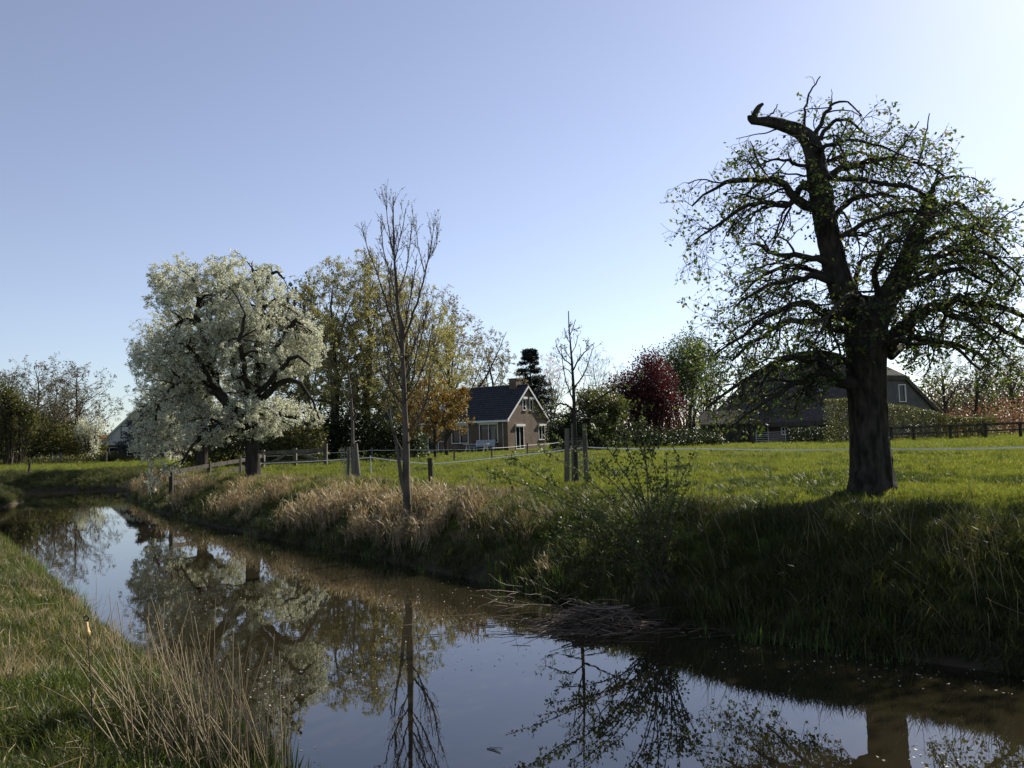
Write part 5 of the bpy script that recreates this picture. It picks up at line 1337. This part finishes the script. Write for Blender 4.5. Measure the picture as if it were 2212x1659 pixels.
# dark rail fence in front of the hedge on the right
D = 58
t = thing('rail_fence', (0, 0, 0), 'dark wooden post and rail fence in front of the stepped hedge', 'fence')
rp_ = [at(x, y, D) for x, y in ((1926, 925), (1975, 923), (2054, 920), (2130, 917), (2205, 914), (2290, 911))]
for a, b in zip(rp_[:-1], rp_[1:]):
    mb = MB(); mb.bar(a, b, .06, .16); mb.build('rail', MT['wood_dark'], t)
    mb = MB(); mb.bar(a - (0, 0, .45), b - (0, 0, .45), .06, .12); mb.build('rail', MT['wood_dark'], t)
for a in rp_:
    mb = MB(); g_ = gz(a[0], a[1] + .12); mb.box(a[0] - .08, a[0] + .08, a[1] + .04, a[1] + .2, g_ - .3, a[2] + .1); mb.build('post', MT['wood_dark'], t)
# small far gate and posts at left
D = 74
t = thing('far_gate', foot(122, 1010, D), 'small pale wooden gate frame before the far left trees', 'gate')
o = np.array(t.location)
xa = P2(113, D)[0] - o[0]; xb = P2(132, D)[0] - o[0]
for x, h in ((xa, .9), (xb, 1.05)):
    mb = MB(); mb.box(x - .05, x + .05, -.05, .05, -.2, h); mb.build('post', MT['wood_grey'], t)
mb = MB(); mb.bar((xa, -.06, .82), (xb, -.06, .85), .05, .1); mb.build('rail', MT['wood_grey'], t)
mb = MB(); mb.bar((xa, -.06, .1), (xb, -.06, .75), .04, .08); mb.build('brace', MT['wood_grey'], t)
for x, y, D, h, lab in ((26, 1006, 74, .75, 'short pale post at the left end of the far field edge'), (230, 1000, 72, .95, 'pale post at the field edge before the white house')):
    mb = MB(); f = foot(x, y, D); post(mb, (0, 0, 0), h, .06); mb.box(-.065, .065, -.065, .065, h - .04, h + .02)
    tag(mb.build('fence_post', MT['wood_grey'], None, loc=f), lab, 'post', 'posts along the far field edge')
t_ = MB(); f = foot(62, 1045, 47); t_.tube([(0.1, 0, -.3), (0, 0, .3), (.05, 0, .65), (-.02, 0, 1.0)], [.07, .06, .06, .04], 8); t_.bar((.02, 0, .6), (-.2, .05, .72), .04, .04); t_.bar((.04, 0, .75), (.2, .05, .8), .03, .03)
tag(t_.build('stake', MT['wood_dark'], None, loc=f), 'dark leaning stake on the far left bank', 'stake')

bpy.context.view_layer.update()
for o_ in [o for o in C.objects if o.parent is None and o.type == 'EMPTY' and o.name.split('.')[0] in ('tape_fence', 'wire_fence', 'rail_fence')]:
    pst = [c for c in o_.children if c.name.startswith('post')][0]
    b0 = np.array([v.co[:] for v in pst.data.vertices]); c0 = b0.mean(0)
    base = Vector((float(c0[0]), float(c0[1]), gz(c0[0], c0[1])))
    o_.location = base
    for c in o_.children: c.data.transform(Matrix.Translation(-base))

# iron electric-fence pin in the foreground
D = 4.3
a = at(187, 1344, D); b = at(207, 1560, D)
f = np.array([b[0], b[1], gz(b[0], b[1])])
t = thing('fence_pin', f, 'thin rusty iron fence pin with a yellow insulator on the near bank', 'fence pin')
top = a - f
mb = MB(); q, r_ = resample([(0, 0, -.2), top * .5 + (.004, 0, 0), top], [.004, .0035, .0035], 20); mb.tube(q, r_, 8); mb.build('rod', MT['rust'], t)
ud = norm(top)
mb = MB(); prof = [(-.075, .006), (-.07, .014), (-.05, .017), (-.045, .012), (-.03, .011), (-.026, .008), (0.0, .008)]
mb.tube([top + ud * z for z, r in prof], [r for z, r in prof], 12); mb.build('insulator', MT['insulator'], t, True)
mb = MB(); ring = [top + ud * .02 + np.array([.013 * math.cos(i * .52), 0, .013 * math.sin(i * .52)]) for i in range(13)]; mb.tube(ring, .004, 6, False); mb.build('eyelet', MT['black_plastic'], t)

# ------------------------------------------------------------------ grass, reeds and litter (nobody could count them)
def blades(rng, n, rad, h0, h1, w0, lean, curl=.5, seg=2, droop=0.0, base_z=-.02, dirs=None):
    """n blades of grass: verts, quads, tris, tint"""
    a = rng.uniform(0, 6.2832, n); q = np.sqrt(rng.random(n)) * rad
    B = np.stack([np.cos(a) * q, np.sin(a) * q, np.full(n, base_z)], -1)
    h = rng.uniform(h0, h1, n)
    az = rng.uniform(0, 6.2832, n); ln = np.abs(rng.normal(0, lean, n)) + .03
    D = np.stack([np.cos(az) * np.sin(ln), np.sin(az) * np.sin(ln), np.cos(ln)], -1)
    out2 = np.stack([np.cos(az), np.sin(az), 0 * az], -1)
    sdv = norm(np.stack([-np.sin(az + rng.normal(0, .6, n)), np.cos(az + rng.normal(0, .6, n)), 0 * az], -1))
    w_ = w0 * rng.uniform(.7, 1.3, n)
    m = seg + 1
    V = []
    cur = B.copy(); d = D.copy()
    cl = curl * rng.uniform(.3, 1.4, n)
    pts = [cur.copy()]
    for i in range(seg):
        cur = cur + d * (h / seg)[:, None]; pts.append(cur.copy())
        d = norm(d + out2 * (cl / seg)[:, None] - np.array([0, 0, 1.0]) * (droop + cl * .35)[:, None] / seg * (i + 1))
    per = 2 * seg + 1
    VV = np.empty((n, per, 3))
    for i in range(seg):
        ww = (w_ * (1 - .55 * i / seg) * .5)[:, None]
        VV[:, 2 * i] = pts[i] - sdv * ww; VV[:, 2 * i + 1] = pts[i] + sdv * ww
    VV[:, -1] = pts[-1]
    b = (np.arange(n) * per)[:, None]
    Q = np.concatenate([b + np.array([[2 * i, 2 * i + 1, 2 * i + 3, 2 * i + 2]]) for i in range(seg - 1)]) if seg > 1 else np.zeros((0, 4), int)
    T = b + np.array([[2 * seg - 2, 2 * seg - 1, 2 * seg]])
    tn = rng.random(n)
    return VV.reshape(-1, 3), Q, T, np.concatenate([np.tile(tn, seg - 1), tn])
def reed_clump(rng, n, rad, h0, h1, lean=.12, wd=.011, leafy=3, plume=.5):
    """dry reed stems with hanging leaf strips and a few plumes"""
    Vs, Qs, Ts, tq, tt = [], [], [], [], []
    nv = 0
    V, Q, T, t_ = blades(rng, n, rad, h0, h1, wd, lean, .15, 4)
    Vs.append(V); Qs.append(Q); Ts.append(T); tq.append(t_[:len(Q)]); tt.append(t_[len(Q):]); nv += len(V)
    st = V.reshape(n, 9, 3)
    k = n * leafy
    pi = np.repeat(np.arange(n), leafy); s = rng.integers(1, 4, k)
    V, Q, T, t_ = blades(rng, k, 0, .15, .4, .014, .7, 1.1, 3, .25, 0)
    V = V.reshape(k, -1, 3) + (st[pi, s * 2] * .5 + st[pi, np.minimum(s * 2 + 2, 8)] * .5)[:, None]
    V = V.reshape(-1, 3)
    Vs.append(V); Qs.append(Q + nv); Ts.append(T + nv); tq.append(t_[:len(Q)]); tt.append(t_[len(Q):]); nv += len(V)
    sel = np.where(rng.random(n) < plume)[0]
    if len(sel):
        r_ = np.repeat(sel, 5)
        V, Q, T, t_ = blades(rng, len(r_), .01, .07, .16, .025, .5, .8, 2, .3, 0)
        V = V.reshape(len(r_), -1, 3) + st[r_, 8][:, None] - np.array([0, 0, .05]); V = V.reshape(-1, 3)
        Vs.append(V); Qs.append(Q + nv); Ts.append(T + nv); tq.append(t_[:len(Q)]); tt.append(t_[len(Q):])
    return np.concatenate(Vs), np.concatenate(Qs), np.concatenate(Ts), np.concatenate(tq + tt)
def protos(name, mat, specs, seed, fn=blades):
    col = bpy.data.collections.new(name + '_kinds')
    rng = np.random.default_rng(seed)
    for sp in specs:
        V, Q, T, t_ = fn(rng, **sp)
        o = bpy.data.objects.new(name + '_clump', mesh_np(name + '_clump', V, Q if len(Q) else None, T, t_, False, MT[mat]))
        col.objects.link(o)
    return col
def scatter(name, label, col, X, Y, rng, s0, s1, tilt=.12, cat='grass', Z=None, rz=None, sc=None):
    n = len(X)
    Z = ground(X, Y) if Z is None else Z
    me = bpy.data.meshes.new(name)
    me.vertices.add(n); me.vertices.foreach_set('co', np.stack([X, Y, Z], -1).astype(np.float32).ravel())
    rot = np.stack([rng.normal(0, tilt, n), rng.normal(0, tilt, n), rng.uniform(0, 6.283, n) if rz is None else rz], -1).astype(np.float32)
    me.attributes.new('rot', 'FLOAT_VECTOR', 'POINT').data.foreach_set('vector', rot.ravel())
    s = rng.uniform(s0, s1, n) if sc is None else sc
    me.attributes.new('scl', 'FLOAT', 'POINT').data.foreach_set('value', s.astype(np.float32))
    me.attributes.new('pick', 'INT', 'POINT').data.foreach_set('value', rng.integers(0, len(col.objects), n).astype(np.int32))
    o = obj(name, me)
    ng = bpy.data.node_groups.new(name, 'GeometryNodeTree')
    ng.interface.new_socket('Geometry', in_out='INPUT', socket_type='NodeSocketGeometry')
    ng.interface.new_socket('Geometry', in_out='OUTPUT', socket_type='NodeSocketGeometry')
    N = ng.nodes; L = ng.links.new
    gi = N.new('NodeGroupInput'); go = N.new('NodeGroupOutput')
    ci = N.new('GeometryNodeCollectionInfo'); ci.inputs['Collection'].default_value = col
    ci.inputs['Separate Children'].default_value = True; ci.inputs['Reset Children'].default_value = True
    ip = N.new('GeometryNodeInstanceOnPoints'); ip.inputs['Pick Instance'].default_value = True
    def att(nm, ty):
        a = N.new('GeometryNodeInputNamedAttribute'); a.data_type = ty; a.inputs['Name'].default_value = nm; return a.outputs['Attribute']
    e2r = N.new('FunctionNodeEulerToRotation'); L(att('rot', 'FLOAT_VECTOR'), e2r.inputs[0])
    L(gi.outputs[0], ip.inputs['Points']); L(ci.outputs[0], ip.inputs['Instance']); L(e2r.outputs[0], ip.inputs['Rotation'])
    L(att('scl', 'FLOAT'), ip.inputs['Scale']); L(att('pick', 'INT'), ip.inputs['Instance Index'])
    L(ip.outputs[0], go.inputs[0])
    md = o.modifiers.new('scatter', 'NODES'); md.node_group = ng
    return tag(o, label, cat, kind='stuff')
def area(rng, n, D0, D1, pw=1.0, x0=-120, x1=2330):
    """random spots seen between two distances; pw > 1 crowds them towards the camera"""
    Y = D0 + (D1 - D0) * rng.random(n) ** pw
    a = math.atan((x0 - 1106) / FPX); b = math.atan((x1 - 1106) / FPX)
    return Y * rng.uniform(math.tan(a), math.tan(b), n), Y

rng = np.random.default_rng(900)
short = protos('meadow', 'grass', [dict(n=36, rad=.15, h0=.03, h1=.085, w0=.008, lean=.45, curl=.7) for i in range(5)], 901)
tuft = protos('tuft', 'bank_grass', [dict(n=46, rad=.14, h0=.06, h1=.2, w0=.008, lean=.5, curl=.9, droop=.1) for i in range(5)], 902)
dark_tuft = protos('dark_tuft', 'tuft_grass', [dict(n=70, rad=.16, h0=.06, h1=.2, w0=.010, lean=.5, curl=.9, droop=.1) for i in range(5)], 908)
long_ = protos('long_grass', 'bank_grass', [dict(n=34, rad=.13, h0=.14, h1=.36, w0=.008, lean=.42, curl=.9, seg=3, droop=.15) for i in range(5)], 903)
lush = protos('lush_grass', 'lush_grass', [dict(n=46, rad=.11, h0=.07, h1=.2, w0=.009, lean=.5, curl=.9, seg=3, droop=.12) for i in range(5)], 904)
straw = protos('dry_grass', 'straw', [dict(n=26, rad=.12, h0=.1, h1=.34, w0=.006, lean=.35, curl=.6, seg=3, droop=.05) for i in range(4)], 905)
reeds = protos('dry_reed', 'dry_reed', [dict(n=6, rad=.16, h0=.2, h1=.62) for i in range(5)], 906, reed_clump)
shoot = protos('reed_shoot', 'iris', [dict(n=6, rad=.1, h0=.1, h1=.32, w0=.012, lean=.16, curl=.15, seg=3) for i in range(5)], 907)

def pick(X, Y, tags, d0, d1, inside_ok=False):
    d, tg, inn = bank_dist(X, Y)
    sd = np.where(inn, -d, d)
    return (sd > d0) & (sd < d1) & np.isin(tg, tags), sd
# meadow
Xs, Ys, Ss = [], [], []
for n, D0, D1, pw, s in ((52000, 8.5, 20, 1.0, 1.0), (44000, 18, 36, 1.0, 1.5), (20000, 34, 72, 1.0, 2.2), (5000, 70, 110, 1.0, 3.2)):
    X, Y = area(rng, n, D0, D1, pw)
    k, sd = pick(X, Y, (0, 1), 1.7, 999)
    Xs.append(X[k]); Ys.append(Y[k]); Ss.append(np.full(k.sum(), s) * rng.uniform(.7, 1.35, k.sum()))
X, Y, S = np.concatenate(Xs), np.concatenate(Ys), np.concatenate(Ss)
scatter('meadow_grass', 'short green grass covering the meadow', short, X, Y, rng, 1, 1, .2, sc=S)
# darker uneven tufts
X, Y = area(rng, 22000, 8.5, 45, 1.2)
k, sd = pick(X, Y, (0, 1), 1.8, 999); k &= vnoise(X * .8, Y * .8, 71) * .6 + vnoise(X * 2.3, Y * 2.3, 72) * .4 > .6
scatter('meadow_tufts', 'coarse darker grass tufts standing out of the meadow', dark_tuft, X[k], Y[k], rng, .5, 1.2, .2)
# the grassy bank of the meadow side
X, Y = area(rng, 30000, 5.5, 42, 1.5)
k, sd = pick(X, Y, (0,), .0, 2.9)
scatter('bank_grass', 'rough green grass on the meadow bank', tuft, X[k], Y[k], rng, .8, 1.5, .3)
X, Y = area(rng, 12000, 5.5, 42, 1.4)
k, sd = pick(X, Y, (0,), .05, 2.6); k &= vnoise(X * 1.1, Y * 1.1, 74) > .52
scatter('bank_long_grass', 'long drooping grass along the meadow bank', long_, X[k], Y[k], rng, .6, 1.15, .35)
X, Y = area(rng, 12000, 30, 60, 1.0, -200, 420)
k, sd = pick(X, Y, (1, 2), .05, 3.0)
scatter('far_bank_grass', 'long grass on the far left banks', long_, X[k], Y[k], rng, .9, 1.5, .3)
# straw coloured grass on the crest
X, Y = area(rng, 22000, 10, 42, 1.3, 250, 1500)
k, sd = pick(X, Y, (0,), .6, 2.9)
wgt = vnoise(X * .7, Y * .7, 75) * .65 + vnoise(X * 2.1, Y * 2.1, 76) * .35
xd = 1106 + X / Y * FPX
k &= wgt > np.interp(xd, [250, 600, 950, 1250, 1500], [.54, .53, .58, .64, .8])
scatter('crest_dry_grass', 'straw coloured dry grass on the bank crest', straw, X[k], Y[k], rng, .45, .95, .3)
# dry reeds
X, Y = area(rng, 26000, 9.5, 42, 1.35, 230, 1330)
k, sd = pick(X, Y, (0,), -.05, 1.35)
xd = 1106 + X / Y * FPX
wgt = vnoise(X * .9, Y * .9, 77) * .6 + vnoise(X * 2.5, Y * 2.5, 78) * .4
k &= (wgt > np.interp(xd, [230, 330, 460, 800, 1000, 1200, 1330], [.4, .56, .52, .5, .5, .58, .8])) & (sd > .02 + .3 * vnoise(X * .8, Y * .8, 79))
scatter('dry_reed_bed', 'tan dry reeds lining the meadow bank', reeds, X[k], Y[k], rng, .4, 1.1, .2, 'reeds')
# green shoots at the water's edge
X, Y = area(rng, 26000, 5.5, 40, 1.3)
k, sd = pick(X, Y, (0,), -.22, .3); k &= (vnoise(X * 1.3, Y * 1.3, 82) > np.where(X > 1.0, .36, .5)) & (rng.random(len(X)) < .7)
zz = np.maximum(ground(X, Y), -.05)
scatter('waterside_shoots', 'green reed shoots at the edge of the meadow bank', shoot, X[k], Y[k], rng, .6, 1.15, .12, 'reeds', zz[k])
# near bank
X, Y = area(rng, 26000, 2.2, 24, 1.6, -200, 900)
k, sd = pick(X, Y, (3,), .1, 99)
scatter('near_bank_grass', 'lush green grass on the near bank', lush, X[k], Y[k], rng, .55, 1.1, .3)
X, Y = area(rng, 9000, 2.2, 24, 1.5, -200, 900)
k, sd = pick(X, Y, (3,), .05, 99); k &= vnoise(X * .9, Y * .9, 83) > .5
scatter('near_bank_long_grass', 'longer tangled grass on the near bank', long_, X[k], Y[k], rng, .4, .75, .4)
X, Y = area(rng, 5000, 2.2, 24, 1.3, -200, 900)
k, sd = pick(X, Y, (3,), .0, 4.0); k &= (vnoise(X * 1.1, Y * 1.1, 84) > .5)
scatter('near_bank_dry_grass', 'straw coloured dead grass near the water on the near bank', straw, X[k], Y[k], rng, .5, 1.0, .45)
X, Y = area(rng, 9000, 2.8, 22, 1.4, -200, 1000)
k, sd = pick(X, Y, (3,), -.14, .25); k &= vnoise(X * 1.6, Y * 1.6, 85) > .45
zz = np.maximum(ground(X, Y), -.05)
scatter('near_shoots', 'green reed shoots at the edge of the near bank', shoot, X[k], Y[k], rng, .6, 1.2, .12, 'reeds', zz[k])

# dry stems: long thin tubes
def stems(name, label, rng, S, D, Ln, r, mat, m=6, wander=.03, grav=.02, cat='reeds', k=5):
    P, Rr = grow(rng, S, D, Ln, np.full(len(S), r) * rng.uniform(.7, 1.3, len(S)), np.full(len(S), r * .45), m, wander, grav)
    V, Q = tubes(P, Rr, k)
    t_ = np.repeat(rng.random(len(S)), (m - 1) * k)
    return tag(obj(name, mesh_np(name, V, Q, None, t_, True, MT[mat])), label, cat, kind='stuff')
# tall tan reed stalks at the bottom of the view
n = 210
base = np.array([on_z(x, y, .12)[:2] for x, y in zip(rng.uniform(280, 640, n), rng.uniform(1570, 1800, n))])
k, sd = pick(base[:, 0], base[:, 1], (3,), -.12, .9); base = base[k]; n = len(base)
S = np.stack([base[:, 0], base[:, 1], ground(base[:, 0], base[:, 1]) - .02], -1)
az = rng.normal(2.5, .7, n)
tl = np.abs(rng.normal(.45, .25, n))
Dv = np.stack([np.cos(az) * np.sin(tl), np.sin(az) * np.sin(tl), np.cos(tl)], -1)
stems('foreground_reed_stalks', 'tall tan reed stalks leaning over the water in the foreground', rng, S, Dv, rng.uniform(.35, .95, n), .0042, 'dry_reed', 7, .03, .01)
# straw stems on the dark bank below the old tree
n = 700
X, Y = area(rng, n, 5.8, 12, 1.0, 1470, 2330); k, sd = pick(X, Y, (0,), .15, 2.2)
k &= vnoise(X * 1.2, Y * 1.2, 91) > np.interp(1106 + X / Y * FPX, [1470, 1600, 1750, 1950, 2330], [.45, .6, .72, .5, .3]); X, Y = X[k], Y[k]; n = len(X)
S = np.stack([X, Y, ground(X, Y)], -1)
az = rng.normal(2.6, .9, n); tl = np.abs(rng.normal(.5, .3, n))
stems('bank_straw_stems', 'thin dry straw stems on the dark bank below the old tree', rng, S, np.stack([np.cos(az) * np.sin(tl), np.sin(az) * np.sin(tl), np.cos(tl)], -1), rng.uniform(.15, .6, n), .0032, 'straw', 6, .06, .03)
# standing single stalks further up the near bank
n = 320
X, Y = area(rng, n, 3.5, 14, 1.2, 0, 620); k, sd = pick(X, Y, (3,), -.2, .5); X, Y = X[k], Y[k]; n = len(X)
S = np.stack([X, Y, np.maximum(ground(X, Y), -.05)], -1)
stems('near_reed_stalks', 'thin dry reed stalks standing along the near water edge', rng, S, np.tile([0, 0, 1.0], (n, 1)) + rng.normal(0, .2, (n, 3)), rng.uniform(.2, .6, n), .003, 'dry_reed', 6, .05, .0)
# broken litter lying on the near bank
n = 900
X, Y = area(rng, n, 2.6, 14, 1.3, -60, 640); k, sd = pick(X, Y, (3,), .02, 2.2); k &= vnoise(X * 1.3, Y * 1.3, 86) > .42; X, Y = X[k], Y[k]; n = len(X)
az = rng.normal(2.4, .9, n)
S = np.stack([X, Y, ground(X, Y) + rng.uniform(.03, .12, n)], -1)
stems('reed_litter', 'broken pale reed stems lying on the near bank', rng, S, np.stack([np.cos(az), np.sin(az), rng.normal(.12, .15, n)], -1), rng.uniform(.1, .45, n), .0042, 'straw', 4, .04, .03)
# heap of old reeds in the water
n = 420
c = on_z(1285, 1352)
a = rng.uniform(0, 6.283, n); q = rng.random(n) ** .7
X = c[0] + np.cos(a) * q * .62; Y = c[1] + np.sin(a) * q * .42
z = np.clip(.19 * (1 - q ** 1.6), 0, 1) * rng.uniform(.3, 1.1, n) + .004
az = rng.normal(.15, .75, n) + np.where(rng.random(n) < .5, math.pi, 0)
ln = rng.uniform(.2, .75, n) * (1.1 - .4 * q)
Dv = np.stack([np.cos(az), np.sin(az), -.12 * np.cos(az - a) - .05 + rng.normal(0, .12, n)], -1)
S = np.stack([X, Y, z], -1) - Dv * (ln * .4)[:, None]; S[:, 2] = np.maximum(S[:, 2], -.02)
heap = stems('reed_heap', 'heap of old brown reed stems in the water like a nest', rng, S, Dv, ln, .006, 'wet_reed', 5, .06, .0, 'reed heap', 5)
n = 110
X = c[0] + rng.normal(0, .75, n); Y = c[1] + rng.normal(-.1, .33, n) - .12 * (X - c[0])
az = rng.normal(.05, .35, n) + np.where(rng.random(n) < .5, math.pi, 0)
S = np.stack([X, Y, rng.uniform(-.004, .012, n)], -1)
stems('floating_stems', 'wet reed stems floating around the reed heap', rng, S, np.stack([np.cos(az), np.sin(az), 0 * az], -1), rng.uniform(.15, .7, n), .004, 'wet_reed', 5, .04, 0, 'reed stems', 4)
# bare fallen twigs that hang into the water
n = 60
X = np.empty(n); Y = np.empty(n)
pts = np.array([on_z(x, y)[:2] for x, y in zip(rng.uniform(1060, 1560, n), rng.uniform(1290, 1345, n))]); X, Y = pts.T
az = rng.normal(-2.6, .8, n)
S = np.stack([X, Y, rng.uniform(.0, .2, n)], -1)
stems('fallen_twigs', 'dark fallen twigs at the water edge below the shrub', rng, S, np.stack([np.cos(az), np.sin(az), rng.normal(.1, .25, n)], -1), rng.uniform(.2, .7, n), .004, 'wet_reed', 6, .12, .02, 'twigs', 4)
# floating stick
q0 = on_z(1052, 1618); mb = MB(); mb.tube([(0, 0, .004), (.05, -.03, .006), (.095, -.085, .004)], [.003, .004, .002], 6); mb.tube([(.015, .02, .004), (.11, -.0, .005)], [.002, .0015], 5)
tag(mb.build('floating_stick', MT['twig'], None, loc=(q0[0], q0[1], 0)), 'small dark stick floating on the open water near the bottom', 'stick')
# petals and bits of leaf on the water
n = 4200
X, Y = area(rng, n, 4.6, 26, 1.4, 250, 2300)
d, tg, inn = bank_dist(X, Y); k = inn & (vnoise(X * .8, Y * .8, 88) + .8 * np.exp(-d * 1.2) > .78); X, Y = X[k], Y[k]; n = len(X)
a = rng.uniform(0, 6.28, n); s = rng.uniform(.005, .015, n)
V = np.stack([np.stack([X + np.cos(a + j * 1.571) * s * (1 if j % 2 else .6), Y + np.sin(a + j * 1.571) * s * (1 if j % 2 else .6), np.full(n, .003) + (j == 1) * .004], -1) for j in range(4)], 1).reshape(-1, 3)
tag(obj('floating_petals', mesh_np('floating_petals', V, np.arange(4 * n).reshape(n, 4), None, rng.random(n), False, MT['leaf_litter'])), 'fallen petals and specks drifting on the water', 'petals', kind='stuff')
